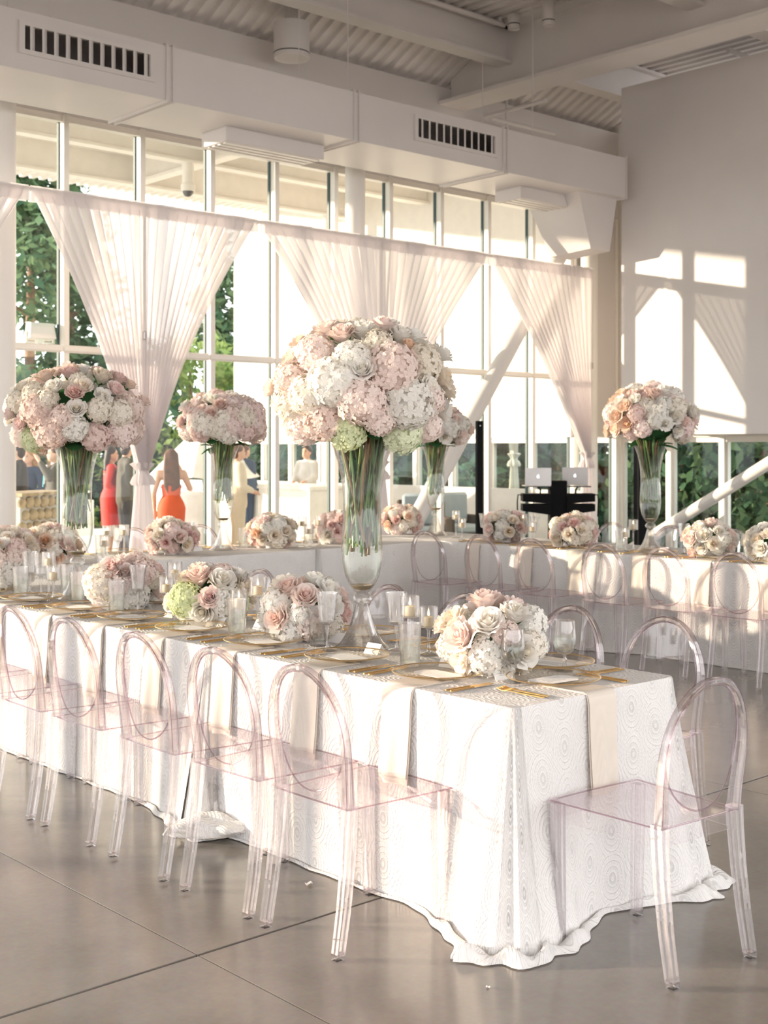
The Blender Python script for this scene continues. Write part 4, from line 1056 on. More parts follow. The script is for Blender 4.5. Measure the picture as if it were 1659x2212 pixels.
low(3.52, 4.42, 'beside the big vase', 'white and blush rose', [(660,1276,28,Ro,'blush'),(714,1262,25,Ro,'white'),(697,1291,29,Ro,'blush'),(743,1281,26,Ro,'white'),(748,1309,28,Ro,'white'),
  (640,1332,31,Ro,'blush'),(772,1330,24,Ro,'pink'),(628,1300,36,H,'white'),(662,1360,38,H,'white'),(715,1345,38,H,'pink'),(755,1350,31,H,'cream'),(688,1320,28,H,'white'),(612,1340,26,Ro,'white')], 499, (690,1322), 32, rx=.17, rz=.12)
low(3.52, 5.14, 'between the big vase and the pink bouquet', 'green and white', [(438,1244,27,Ro,'blush'),(430,1232,22,Ro,'cream'),(487,1254,30,Ro,'white'),(520,1246,23,Ro,'white'),(465,1283,22,Ro,'pink'),(450,1310,30,Ro,'white'),(540,1262,15,Ro,'pink'),
  (402,1284,38,H,'green'),(503,1290,36,H,'white'),(525,1300,26,H,'green'),(372,1300,20,Ro,'white'),(470,1325,20,Ro,'white')], 449, (458,1284), 33, rx=.17, rz=.11)
low(3.52, 5.93, 'short of the left vase on the front table', 'pink hydrangea and white rose', [(245,1232,26,Ro,'pink'),(275,1240,22,Ro,'blush'),(243,1285,28,Ro,'white'),(218,1252,40,H,'cream'),(292,1284,36,H,'white'),(310,1235,30,H,'mauve'),(220,1282,30,H,'pink'),
  (330,1250,22,H,'cream'),(265,1262,28,H,'pink'),(250,1305,22,Ro,'peach'),(200,1275,24,H,'cream')], 409, (263,1262), 34, pinks, rx=.18, rz=.11)
low(3.46, 7.24, 'past the left vase on the front table', 'pink and white hydrangea', [(15,1200,36,H,'pink'),(42,1228,37,H,'white'),(0,1232,22,Ro,'cream'),(60,1195,22,H,'pink'),(70,1215,24,H,'white')], 358, (22,1215), 35, pinks)
cx_ = lambda px, Y=8.62: on_y(px, Y)
for k, (px, Y, look, where, pal, n) in enumerate((
    (108, 8.55, 'mauve rose', 'on the cross table behind the left vase', [(Ro,'pink'),(Ro,'blush'),(H,'cream'),(Ro,'peach')], 30),
    (22, 8.5, 'cream and blush rose', 'where the front table meets the cross table', [(Ro,'cream'),(Ro,'blush'),(H,'pink'),(H,'cream')], 30),
    (368, 8.62, 'cream and mauve rose', 'on the cross table before the orange dress', [(Ro,'cream'),(Ro,'pink'),(H,'mauve'),(Ro,'white'),(Ro,'blush')], 32),
    (586, 8.62, 'peach and cream', 'on the cross table before the bar', [(Ro,'cream'),(Ro,'peach'),(H,'cream'),(H,'white'),(Ro,'pink')], 32),
    (728, 8.62, 'dusty pink hydrangea', 'on the cross table behind the big vase', [(H,'mauve'),(H,'pink'),(Ro,'pink'),(Ro,'white')], 30))):
    x_, y_ = cx_(px, Y); low(x_, y_, where, look, [], 1, (0,0), 40+k, pal, n=n)
for k, (px, X, look, where, pal, n) in enumerate((
    (868, 8.52, 'peach and pink', 'beside the corner vase', [(Ro,'peach'),(H,'cream'),(Ro,'pink'),(H,'pink')], 30),
    (1092, 8.45, 'pink rose and white hydrangea', 'on the far table before the laptops', [(Ro,'pink'),(Ro,'blush'),(H,'white'),(Ro,'cream')], 32),
    (1238, 8.45, 'cream hydrangea and pink rose', 'on the far table beyond the laptops', [(H,'cream'),(Ro,'pink'),(Ro,'cream'),(H,'pink')], 32),
    (1535, 8.45, 'white rose and hydrangea', 'on the far table before the slim brace', [(H,'white'),(Ro,'white'),(Ro,'white'),(Ro,'cream'),(H,'cream'),(Ro,'blush')], 34),
    (1672, 8.40, 'pale cream rose', 'past the candles on the far table', [(Ro,'white'),(Ro,'cream')], 30))):
    x_, y_ = on_x(px, X); low(x_, y_, where, look, [], 1, (0,0), 50+k, pal, n=n)
# fallen petals on the concrete
for k, (px, py_, lab) in enumerate(((667, 1912, 'fallen white petal on the concrete beside the lace hem'), (1054, 2134, 'tiny pale petal scrap on the open concrete before the table'))):
    x_, y_ = seen_at(px, py_, 0)
    rows = [[(.02*math.cos(a)*q, .016*math.sin(a)*q, .004 + .010*q*(1+math.sin(3*a))*(.5)) for a in [2*PI*i/12 for i in range(13)]] for q in (.05,.4,.75,1)]
    o = MB().grid(rows).build('fallen_petal', M['ceramic'], None, (x_, y_, 0), (0,0,k), scale=.8 if k == 0 else .4); tag(o, lab, 'petal')
# ------------------------------------------------------------------ sheer drapes on a pipe frame
DY, DZT = 11.60, 4.12
def drape(label, xl, xr, xt, zt, npl, group='sheer white drapes along the window wall', y=DY, ztop=DZT, zfloor=0.0, mats=('sheer', 'sheer_dense'), side=0, tailw=.30):
    root = thing('sheer_drape', label, 'drape', (xt, y, zfloor), 0, group)
    nu, nv = npl*10, 30; rows = []; W = xr-xl; rd = random.Random(int(xl*100))
    ph = [rd.uniform(-.6, .6) for _ in range(npl+2)]
    def pleat(u):
        k = u*npl; i = int(k); f = k-i
        return math.sin(2*PI*k + ph[min(i, npl)]*(1-f) + ph[min(i+1, npl+1)]*f)
    for j in range(nv+1):
        v = j/nv; row = []
        e = v + .10*math.sin(PI*v)*(1 if not side else .6)
        for i in range(nu+1):
            u = i/nu; xa = xl + W*u - xt; q = (u-.5)*2
            xb = (u-.5)*.11
            amp = .042*(1-v) + .036*v
            if v < .03: amp *= .35
            row.append((xa + (xb-xa)*e + .012*pleat(u+.13)*(1-v), amp*pleat(u) + .05*v*v*math.cos(PI*(u-.5))*(-1 if i % 2 else -1), ztop - zfloor + (zt-ztop)*v))
        rows.append(row)
    MB().grid(rows).build('swept_panel', M[mats[0]], root, fix=False)
    band = []
    for z in (.035, .0, -.06, -.12):
        band.append([(xl + W*i/120 - xt, -.03*(1 if z < .02 else .4) + .010*math.sin(i*1.3)*(1 if z < 0 else .4), ztop - zfloor + z) for i in range(121)])
    back = [[(p[0], .035 + .01*math.sin(i*1.1), p[2]) for i, p in enumerate(r)] for r in band]
    MB().grid(band).grid(back).build('rod_pocket', M[mats[0]], root, fix=False)
    tail = []
    n2 = 64; zt2 = zt - zfloor
    for j in range(17):
        v = j/16; row = []
        for i in range(n2+1):
            a = 2*PI*i/n2; r = .05 + (tailw/2-.05)*v**.8
            r2 = r*(1+.22*math.sin(9*a+1)*(.4+.6*v)+.1*math.sin(17*a))
            row.append((r2*math.cos(a)*1.15, r2*math.sin(a)*.7, (zt2)*(1-v)+.005))
        tail.append(row)
    MB().grid(tail).build('tail', M[mats[1]], root, fix=False)
    ruf = []
    for z, r, am in ((.10,.055,.1),(.07,.105,.35),(.04,.088,.25),(.0,.068,.1),(-.03,.066,.1),(-.06,.088,.3),(-.12,.104,.4),(-.15,.094,.4)):
        ruf.append([(r*(1+am*math.sin(7*2*PI*i/56+z*9))*math.cos(2*PI*i/56), r*.8*(1+am*math.sin(7*2*PI*i/56+z*9))*math.sin(2*PI*i/56), zt2+z) for i in range(57)])
    MB().grid(ruf).build('tie', M[mats[1]], root, fix=False)
    return root
dx = lambda px: on_y(px, DY)[0]
drape('white sheer drape tied back just past the round column at the frame end', 3.05, dx(60), 4.40, 1.36, 22)
drape('white sheer drape swept to a knot beside the woman in orange', dx(64), dx(553), dx(308), 1.36, 22)
drape('white sheer drape swept together behind the big bouquet', dx(560), dx(1052), dx(820), 1.36, 26)
drape('white sheer drape pulled to one side behind the laptops', dx(1058), dx(1277), dx(1268), 1.46, 15, side=1)
pf = thing('drape_frame', 'slim white pipe frame carrying the sheer drapes', 'drape frame', (0, DY, 0))
MB().tube([(2.95,0,DZT),(dx(1280),0,DZT)], .02, 12).build('crossbar', M['column_paint'], pf)
for X in (2.98, dx(311), dx(823), dx(1277)):
    MB().tube([(X,.0,.015),(X,.0,DZT)], .021, 12).build('upright', M['column_paint'], pf)
    MB().box(X-.2,X+.2,-.2,.2,0,.014).build('base_plate', M['column_paint'], pf)
    MB().lathe([(.0215,2.72),(.03,2.73),(.03,2.80),(.0215,2.81)], 14, X).build('clamp', M['silver'], pf)
x_, y_ = on_y(86, 12.48)
fl_ = thing('wall_floodlight', 'boxy white floodlight standing on the window transom by the round column', 'floodlight', (x_, y_, 2.70))
MB().add([(-.15,-.08,.05),(.15,-.08,.05),(.15,.07,.03),(-.15,.07,.03),(-.13,-.06,.21),(.13,-.06,.21),(.13,.04,.22),(-.13,.04,.22)], [(0,1,5,4),(1,2,6,5),(2,3,7,6),(3,0,4,7),(4,5,6,7),(0,3,2,1)]).build('head', M['column_paint'], fl_, smooth=False)
for s in (-1, 1): MB().bar([(s*.155,0,0),(s*.155,0,.12)], .02, .03).build('bracket', M['column_paint'], fl_)
MB().box(-.16,.16,-.02,.02,0,.014).box(-.04,.04,-.03,.03,.01,.055).build('yoke', M['column_paint'], fl_)
x_, y_ = on_y(455, 12.45)
# ------------------------------------------------------------------ music gear
x_, y_ = on_y(1205, 10.95)
dj = thing('dj_stand', 'black folding stand with crossed boards carrying two laptops', 'stand', (x_, y_, 0), math.atan2(-FWD.x, FWD.y))
MB().bbox(-.12,.11,-.10,.10,.012,1.17,.01).build('post', M['black'], dj, smooth=False)
MB().box(-.3,.3,-.3,.3,0,.014).build('base', M['black'], dj)
for z0, z1, sk in ((.90,1.0,.0),(.755,.865,.02)):
    for s in (-1, 1):
        MB().add([(s*.10,-.14,z0-.03),(s*.47,-.12,z0+sk),(s*.47,.16,z0+sk),(s*.10,.14,z0-.03),(s*.10,-.14,z1),(s*.47,-.12,z1),(s*.47,.16,z1),(s*.10,.14,z1)], [(0,1,2,3),(4,5,6,7),(0,1,5,4),(1,2,6,5),(2,3,7,6),(3,0,4,7)]).build('cross_board', M['black'], dj, smooth=False)
for s in (-1, 1):
    MB().tube([(s*.23,0,1.0),(s*.23,-.03,1.05),(s*.26,0,1.085)], .012, 8).box(s*.25-.17,s*.25+.17,-.10,.14,1.085,1.10).build('laptop_arm', M['black_gloss'], dj)
    MB().tube([(s*.47,.0,.98),(s*.52,.0,.985),(s*.53,0,.90),(s*.525,.02,.70)], .009, 8).build('cable', M['black'], dj)
def apple_outline():
    p = []
    for i in range(40):
        a = 2*PI*i/40; r = 1 - .12*math.exp(-((a-PI/2)/.35)**2) - .10*math.exp(-((a-1.5*PI)/.3)**2)
        x, z = r*math.cos(a)*.92, r*math.sin(a)
        if x > .45 and abs(z-.12) < .46: x = .92 - math.sqrt(max(0, .46**2-(z-.12)**2))*.9
        p.append((x, z))
    return p
def laptop(lab, px, zoff, skew, mat):
    xx, yy = on_y(px, 10.97)
    t = thing('laptop', lab, 'laptop', (xx, yy, 1.1005+zoff), math.atan2(-FWD.x, FWD.y)+skew)
    MB().bbox(-.17,.17,-.0,.235,0,.012,.004).build('base', mat, t, smooth=False)
    L_ = MB(); tl = .18
    def T(x, h, o): return (x, -.012 + h*tl*-.35 + o*.0, .014 + h)
    w_, h_ = .17, .225
    f = [T(-w_,0,0),T(w_,0,0),T(w_,h_,0),T(-w_,h_,0)]; b_ = [(p[0],p[1]+.007,p[2]) for p in f]
    lid = L_.add(f+b_, [(0,1,2,3),(7,6,5,4),(0,4,5,1),(1,5,6,2),(2,6,7,3),(3,7,4,0)]).build('lid', mat, t, smooth=False)
    ol = apple_outline(); c = h_*.5; s = .021
    m = MB().add([(x*s, -.012-.35*tl*(c+z*s)-.0012, .014+c+z*s) for x, z in ol], [tuple(range(len(ol)))])
    lf = [(0,1.15),(.28,1.28),(.42,1.62),(.10,1.5)]
    m.add([(x*s, -.012-.35*tl*(c+z*s)-.0012, .014+c+z*s) for x, z in lf], [(0,1,2,3)])
    m.build('emblem', M['logo'], lid, smooth=False)
    MB().add([(p[0]*.94,p[1]+.0006,p[2]*.96+.003) for p in b_], [(0,1,2,3)]).build('screen', M['black_gloss'], lid, smooth=False)
laptop('silver laptop open on the black stand, nearer the slim loudspeaker', 1162, 0, .06, M['silver'])
laptop('silver laptop open on the black stand, nearer the pulled-aside drape', 1242, 0, -.10, M['silver'])
def col_speaker(lab, x, y, w_, zt):
    t = thing('column_speaker', lab, 'loudspeaker', (x, y, 0), math.atan2(-FWD.x, FWD.y)+.3)
    MB().bbox(-w_/2,w_/2,-w_/2,w_/2,.3,zt,.006).build('column', M['black'], t, smooth=False)
    MB().bbox(-.17,.17,-.2,.2,0,.3,.02).build('bass_box', M['black'], t, smooth=False)
    MB().lathe([(.001,zt-.06-.008),(.008,zt-.06-.008),(.008,zt-.052),(.001,zt-.052)], 10, 0, -w_/2).build('badge', M['silver'], t)
xs_, ys_ = on_y(1035, 11.0); col_speaker('slim black column loudspeaker before the thick brace', xs_, ys_, .075, 1.93)
xs_, ys_ = on_x(1384, 12.9); col_speaker('black column loudspeaker behind the tall vase on the far table', xs_, ys_, .13, 2.0)
# ------------------------------------------------------------------ people outside
ZP = -.10
def blob(name, chains, balls, mat, parent, vox=.016, smooth=6):
    m = MB()
    for ch in chains:
        P = [Vector(p[:3]) for p in ch]; rr = [p[3] for p in ch]
        for a, b, ra, rb in zip(P, P[1:], rr, rr[1:]):
            n = max(2, int((b-a).length/.03)+1)
            m.tube([a.lerp(b, k/n) for k in range(n+1)], [ra+(rb-ra)*k/n for k in range(n+1)], 12, True, (0.02,1,0.03))
        for p, r in zip(P, rr): m.ball(p, r, 12, 8)
    for c, r, sc in balls: m.ball(c, r, 16, 12, sc)
    o = m.build(name, mat, parent)
    md = o.modifiers.new('remesh', 'REMESH'); md.mode = 'VOXEL'; md.voxel_size = vox; md.use_smooth_shade = True
    sm = o.modifiers.new('smooth', 'SMOOTH'); sm.iterations = smooth*4; sm.factor = .6
    return o
def loft(rings, n=28):
    """rings: (cx, cy, z, rx, ry)"""
    return MB().grid([[(cx+rx*math.cos(2*PI*i/n), cy+ry*math.sin(2*PI*i/n), z) for i in range(n+1)] for cx, cy, z, rx, ry in rings])
def hand(w, e, s):
    """palm and five fingers as chains from the wrist w, pointing on from elbow e"""
    w, e = Vector(w), Vector(e); d = (w-e).normalized(); sd = d.cross(Vector((0,0,1))); sd = sd.normalized() if sd.length > .01 else Vector((1,0,0)); nn = sd.cross(d)
    pal = w + d*.075; out = [[(*w,.026),(*(w+d*.04),.032),(*pal,.030)]]
    for k, (o, l) in enumerate(((-.026,.055),(-.009,.07),(.009,.066),(.026,.05))):
        b = pal + sd*o; c = b + d*l*.55 + nn*(-.006); t = c + d*l*.4 - nn*.018
        out.append([(*b,.0095),(*c,.0085),(*t,.007)])
    tb = w + d*.03 + sd*s*.03; out.append([(*tb,.012),(*(tb+d*.03+sd*s*.022),.010),(*(tb+d*.055+sd*s*.026),.008)])
    return out
def person(label, x, y, rz, h, armL, armR, skin='skin', head_turn=0, hairm='hair_dark', long_hair=0.0, outfit=None, legs='bare', face=True, lean=0):
    r = thing('person', label, 'person', (x, y, ZP), rz); r.scale = (h/1.7,)*3
    SH = {-1: (-.165,0,1.385), 1: (.165,0,1.385)}
    arms = {-1: armL, 1: armR}; ch = []
    ch.append([(0,0,.93,.125),(0,.005,1.05,.105),(0,.01,1.20,.115),(0,0,1.32,.11),(0,-.005,1.43,.062),(0,.005,1.52,.05)])
    for s in (-1, 1):
        e, w_ = arms[s]; ch.append([(s*.08,0,1.37,.07),(*SH[s],.056),(*e,.040),(*w_,.027)]); ch += hand(w_, e, -s)
        ch.append([(s*.075,0,.94,.10),(s*.095,.005,.72,.078),(s*.095,.012,.50,.054),(s*.095,-.01,.30,.052),(s*.095,-.02,.09,.034),(s*.10,-.03,.05,.034),(s*.105,.06,.038,.034),(s*.108,.13,.03,.026)])
    ht = math.radians(head_turn); fx_, fy_ = -math.sin(ht), math.cos(ht)
    hc = Vector((0, .018, 1.60)); f = Vector((fx_, fy_, 0)); sd = Vector((fy_, -fx_, 0))
    balls = [(hc, .1, (.80,.92,1.12)), (hc + f*.035 + Vector((0,0,-.06)), .062, (1,1,.95)), (hc + f*.095 + Vector((0,0,-.018)), .016, (.8,1.1,1.2))]
    for s in (-1, 1): balls.append((hc + sd*s*.080 - f*.01 - Vector((0,0,.015)), .02, (.5,1,1.4)))
    balls += [((-.07,.01,.93), .11, (1,1.05,.9)), ((.07,.01,.93), .11, (1,1.05,.9))]
    body = blob('body', ch, balls, M[skin], r, .011, 4)
    if face:
        for s in (-1, 1):
            MB().ball(hc + f*.086 + sd*s*.033 + Vector((0,0,.008)), .011, 10, 6, (1.1,.8,.7)).build('eye', M['black_gloss'], r)
            MB().bar([hc + f*.094 + sd*s*.018 + Vector((0,0,.03)), hc + f*.084 + sd*s*.052 + Vector((0,0,.032))], .006, .006).build('eyebrow', M[hairm], r)
        MB().ball(hc + f*.092 + Vector((0,0,-.062)), .02, 10, 6, (1 if abs(fy_) > .5 else .5, .45, .35)).build('mouth', M['lip'], r)
    hb = [(hc - f*.018 + Vector((0,0,.028)), .104, (.86,.92,1.0)), (hc - f*.05 - Vector((0,0,.02)), .085, (.95,.8,1.1))]
    hcn = []
    if long_hair:
        for k in range(-3, 4):
            o = sd*(k*.024); hcn.append([(*(hc - f*.05 + o*.8 + Vector((0,0,.04))),.045),(*(hc - f*.085 + o*1.0 - Vector((0,0,.12))),.042),(*(hc - f*(.10-.004*abs(k)) + o*1.2 + sd*.012 - Vector((0,0,.12+long_hair*.5))),.032),(*(hc - f*.105 + o*.75 - sd*.012 - Vector((0,0,.10+long_hair*(1-.11*abs(k))))),.012)])
    blob('hair', hcn, hb, M[hairm], r, .012, 3)
    def sleeve(s, k, mat, name='sleeve', inflate=.014):
        e, w_ = arms[s]; E, W_, S = Vector(e), Vector(w_), Vector(SH[s]); end = E.lerp(W_, .85)
        return [(s*.06,0,1.38,.075+inflate*.4),(*S,.056+inflate),(*E,.041+inflate),(*end,.030+inflate)]
    if outfit and outfit[0] == 'dress':                  # ('dress', mat, hem z, long sleeves, neckline z)
        _, dm, hem, slv, nz = outfit
        g = loft([(0,0,nz,.128,.092),(0,.004,nz-.05,.146,.108),(0,.012,1.22,.140,.122),(0,.008,1.08,.122,.112),(0,.003,.98,.178,.150),(0,.006,.91,.196,.165),(0,.002,.75,.186,.150),(0,.002,hem,.172,.135),(0,.002,hem,.165,.128),(0,0,.80,.16,.13)])
        g.build('dress', M[dm], r)
        if slv:
            blob('sleeve', [sleeve(-1,1,dm)], [], M[dm], r, .014, 3); blob('sleeve', [sleeve(1,1,dm)], [], M[dm], r, .014, 3)
            loft([(0,-.002,1.45,.070,.064),(0,0,1.40,.14,.10),(0,.004,1.34,.165,.115),(0,.006,nz-.03,.152,.112)]).build('bodice', M[dm], r)
    if outfit and outfit[0] == 'suit':                   # ('suit', jacket, trousers, shirt, tie)
        _, jm, tm, shm, tie = outfit
        j = [[(0,0,.86,.150),(0,0,1.0,.140),(0,.006,1.2,.140),(0,0,1.34,.125),(0,-.01,1.43,.075)], sleeve(-1,1,jm,inflate=.02), sleeve(1,1,jm,inflate=.02), [(-.07,0,.88,.125),(-.06,0,1.2,.12)], [(.07,0,.88,.125),(.06,0,1.2,.12)]]
        blob('jacket', j, [], M[jm], r, .016, 5)
        t_ = []
        for s in (-1, 1): t_.append([(s*.075,0,.95,.115),(s*.095,.005,.72,.095),(s*.095,.01,.50,.078),(s*.095,-.015,.12,.066)])
        blob('trousers', t_, [], M[tm], r, .016, 4)
        loft([(0,0,1.47,.060,.058),(0,.0,1.43,.066,.066)]).build('collar', M[shm], r)
        if tie: MB().add([(-.05,.125,1.44),(.05,.125,1.44),(.02,.168,1.18),(-.02,.168,1.18),(-.05,.11,1.44),(.05,.11,1.44),(.02,.15,1.18),(-.02,.15,1.18)], [(0,1,2,3),(4,7,6,5),(0,3,7,4),(1,5,6,2),(0,4,5,1)]).build('shirt_front', M[shm], r); MB().bar([(0,.132,1.43),(0,.158,1.30),(0,.172,1.14)], .035, .008, up=(0,1,0)).build('necktie', M[tie], r)
        for s in (-1, 1): blob('shoe', [[(s*.095,-.04,.045,.044),(s*.105,.06,.045,.046),(s*.108,.15,.035,.036)]], [], M['black_gloss'], r, .014, 3)
    else:
        for s in (-1, 1): blob('shoe', [[(s*.095,-.05,.035,.036),(s*.105,.06,.034,.040),(s*.108,.14,.028,.030)]], [], M['black_gloss'] if legs != 'bare' else M['silver'], r, .014, 3)
    return r
cam_yaw = math.atan2(-FWD.x, FWD.y)          # facing away from the camera
def pxy(px, Y): return on_y(px, Y)
x_, y_ = pxy(370, 14.7)
person('woman in an orange strapless dress seen from behind, long brown hair, one hand raised', x_, y_, cam_yaw + R(8), 1.66, ((-.235,-.02,1.12),(-.225,.03,.88)), ((.255,.10,1.17),(.13,.13,1.42)), 'skin', 0, 'hair_brown', .52, ('dress','orange_cloth',.58,False,1.24), face=True)
x_, y_ = pxy(239, 17.4)
wr_ = person('woman in a long-sleeved red dress standing sideways holding her waist', x_, y_, cam_yaw - R(75), 1.70, ((-.21,-.05,1.13),(-.12,.15,1.06)), ((.21,-.05,1.13),(.12,.15,1.06)), 'skin', 0, 'hair_dark', .24, ('dress','red_cloth',.50,True,1.34))
x_, y_ = pxy(272, 17.0)
person('man in a dark suit turned towards the woman in red', x_, y_, cam_yaw - R(60), 1.80, ((-.22,-.02,1.12),(-.19,.10,.90)), ((.22,-.02,1.12),(.19,.10,.92)), 'skin', 30, 'hair_dark', 0, ('suit','olive_suit','dark_suit','white_shirt',None))
x_, y_ = pxy(62, 17.8)
person('smiling fair-haired woman in navy facing the windows', x_, y_, cam_yaw + PI - R(8), 1.66, ((-.22,.0,1.12),(-.12,.19,1.02)), ((.22,.0,1.12),(.12,.19,1.00)), 'skin_light', -10, 'hair_fair', .18, ('dress','navy_cloth',.55,True,1.36))
x_, y_ = pxy(40, 17.2)
person('man in a dark jacket beside the smiling woman, half behind the column', x_, y_, cam_yaw + PI/2, 1.76, ((-.22,0,1.12),(-.2,.1,.9)), ((.22,0,1.12),(.2,.1,.9)), 'skin_light', 0, 'hair_dark', 0, ('suit','dark_suit','dark_suit','white_shirt',None))
x_, y_ = pxy(120, 16.4)
person('man in a dark suit with teal tie raising his hand', x_, y_, cam_yaw + R(115), 1.72, ((-.23,.12,1.26),(-.10,.24,1.50)), ((.22,.02,1.12),(.20,.12,.92)), 'skin_light', 0, 'hair_brown', 0, ('suit','olive_suit','dark_suit','white_shirt','teal_tie'))
x_, y_ = pxy(513, 15.4)
person('man in a beige suit standing before the bar', x_, y_, cam_yaw - R(70), 1.74, ((-.22,.0,1.12),(-.14,.20,1.04)), ((.22,.0,1.12),(.14,.20,1.04)), 'skin', 0, 'hair_brown', 0, ('suit','beige_suit','beige_suit','white_shirt',None))
x_, y_ = pxy(527, 17.6)
person('man in a navy suit behind the man in beige', x_, y_, cam_yaw - R(40), 1.76, ((-.22,0,1.12),(-.2,.1,.9)), ((.22,0,1.12),(.2,.1,.9)), 'skin', 0, 'hair_brown', 0, ('suit','navy_cloth','navy_cloth','white_shirt',None))
# bar and bartender
bar = thing('white_bar', 'white outdoor bar counter with thick top', 'bar', (12.85, 16.0, ZP))
MB().box(0,1.0,0,5.0,0,1.02).build('body', M['tent'], bar, smooth=False)
MB().bbox(-.05,1.05,-.05,5.05,1.02,1.08,.01).build('top', M['tent'], bar, smooth=False)
for k in range(4): MB().box(-.012,0,.15+1.2*k,1.2+1.2*k,.12,.92).build('panel', M['tent'], bar, smooth=False)
person('bartender in a taupe shirt leaning over the white bar', 14.6, 18.25, cam_yaw + R(150), 1.72, ((-.22,.06,1.14),(-.14,.27,1.08)), ((.22,.06,1.14),(.12,.27,1.08)), 'skin', 0, 'hair_dark', 0, ('suit','parapet','dark_suit','white_shirt',None))
bv = thing('bar_bouquet', 'white flowers in a white pot on the outdoor bar', 'bouquet', (13.3, 19.4, ZP+1.08))
MB().lathe([(.001,0),(.09,0),(.12,.2),(.11,.2),(.08,.02),(.001,.02)], 20).build('pot', M['ceramic'], bv)
fr_ = random.Random(77); arrange(bv, (0,0,.38), [], 1, (0,0), .22, .17, [(H,'white'),(H,'white'),(Ro,'white')], 26, .085, .055, full=True)
# cocktail table
x_, y_ = pxy(427, 15.6)
ct = thing('cocktail_table', 'round cocktail table under a white cloth to the ground', 'table', (x_, y_, ZP))
rows = []
for j in range(13):
    v = j/12; rows.append([((.30+.05*v+.02*v*math.sin(11*2*PI*i/88))*math.cos(2*PI*i/88), (.30+.05*v+.02*v*math.sin(11*2*PI*i/88))*math.sin(2*PI*i/88), 1.06*(1-v)+.005) for i in range(89)])
MB().grid(rows).disc(.30, 1.065, 44).build('cloth', M['tent'], ct)
MB().tube([(0,0,0),(0,0,1.05)], .04, 10).build('pedestal', M['slate'], ct)
def mk_glass2():
    t = thing('rocks_glass', '', 'glass'); MB().lathe([(.001,0),(.038,0),(.045,.10),(.043,.10),(.036,.01),(.001,.01)], 20).build('body', M['glass'], t)
    MB().lathe([(.001,.011),(.036,.011),(.040,.055),(.001,.055)], 20).build('drink', M['water'], t); return t
RG = Kind(mk_glass2)
RG((x_-.12, y_+.02, ZP+1.066), 0, 'short clear glass on the cocktail table, nearer the orange dress', 'glasses on the cocktail table', 1.3)
RG((x_+.10, y_-.08, ZP+1.066), 0, 'short clear glass on the cocktail table, nearer the bar', 'glasses on the cocktail table', 1.3)
# parasol
x_, y_ = pxy(440, 18.0)
ps = thing('patio_parasol', 'white peaked parasol beyond the woman in orange', 'parasol', (x_, y_, ZP))
m = MB(); n = 8; R_ = 0.95
for k in range(n):
    a, b = 2*PI*k/n, 2*PI*(k+1)/n
    m.grid([[(R_*q*math.cos(a)*(1-u)+R_*q*math.cos(b)*u, R_*q*math.sin(a)*(1-u)+R_*q*math.sin(b)*u, 2.12-.90*q**1.05-.03*math.sin(PI*u)*q) for u in (0,.25,.5,.75,1)] for q in (0,.25,.5,.75,1)])
m.build('canopy', M['tent'], ps, smooth=False)
MB().tube([(0,0,0),(0,0,2.15)], .025, 10).build('pole', M['slate'], ps); MB().lathe([(.001,0),(.25,0),(.25,.06),(.03,.08)], 20).build('foot', M['slate'], ps)
for k in range(n):
    a = 2*PI*k/n; MB().tube([(0,0,2.08),(R_*.98*math.cos(a), R_*.98*math.sin(a),1.21)], .008, 6).build('rib', M['slate'], ps)
# low parapets, stone planter, lounge seats
pa = MB().box(3.0, 12.6, 22.4, 22.6, ZP, .58).build('parapet_wall', M['outer_wall']); tag(pa, 'low white parapet wall at the edge of the patio', 'wall', kind='structure')
MB().tube([(3.0,22.5,.74),(12.6,22.5,.74)], .02, 8).build('rail', M['column_paint'], pa)
wl = MB().box(15.8, 15.98, 12.85, 22.4, ZP, .92).build('wing_plinth', M['parapet']); tag(wl, 'low grey plinth wall under the wing windows', 'wall', kind='structure')
x_, y_ = pxy(66, 15.2)
sp_ = thing('stone_planter', 'planter faced with rounded golden stones before the column', 'planter', (x_, y_, ZP), R(30))
MB().box(-.62,.62,-.26,.26,0,1.10).build('core', M['parapet'], sp_)
rs = random.Random(4)
for iz in range(7):
    for ix in range(8):
        sz = rs.uniform(.072,.09)
        MB().ball((0,0,0), sz, 9, 6, (1.05,.6,.9)).build('stone', M['stone'], sp_, (-.56+.16*ix+(.08 if iz % 2 else 0)-.04, -.27, .09+.155*iz), (0, rs.uniform(-.4,.4), 0))
MB().box(-.64,.64,-.3,.28,1.10,1.14).build('cap', M['stone'], sp_)
for k, px in enumerate((912, 992)):
    x_, y_ = pxy(px, 14.4)
    s_ = thing('wicker_armchair', ['dark wicker armchair with grey-blue cushions beside the thick brace', 'dark wicker armchair with grey-blue cushions before the slim loudspeaker'][k], 'armchair', (x_, y_, ZP), R(140+30*k))
    MB().bbox(-.38,.38,-.36,.36,.08,.36,.02).build('base', M['wicker'], s_, smooth=False)
    MB().bbox(-.38,.38,-.40,-.30,.36,.88,.03).build('backrest', M['wicker'], s_, smooth=False)
    for s in (-1, 1): MB().bbox(s*.38-.05,s*.38+.05,-.36,.36,.08,.62,.02).build('armrest', M['wicker'], s_, smooth=False)
    MB().bbox(-.32,.32,-.28,.36,.36,.48,.035).build('seat_cushion', M['cushion'], s_); MB().bbox(-.30,.30,-.30,-.16,.48,.98,.04).build('back_cushion', M['cushion'], s_)
    for a in (-.33,.33):
        for b in (-.31,.31): MB().box(a-.02,a+.02,b-.02,b+.02,0,.09).build('foot', M['black'], s_)
x_, y_ = on_x(1106, 16.75)
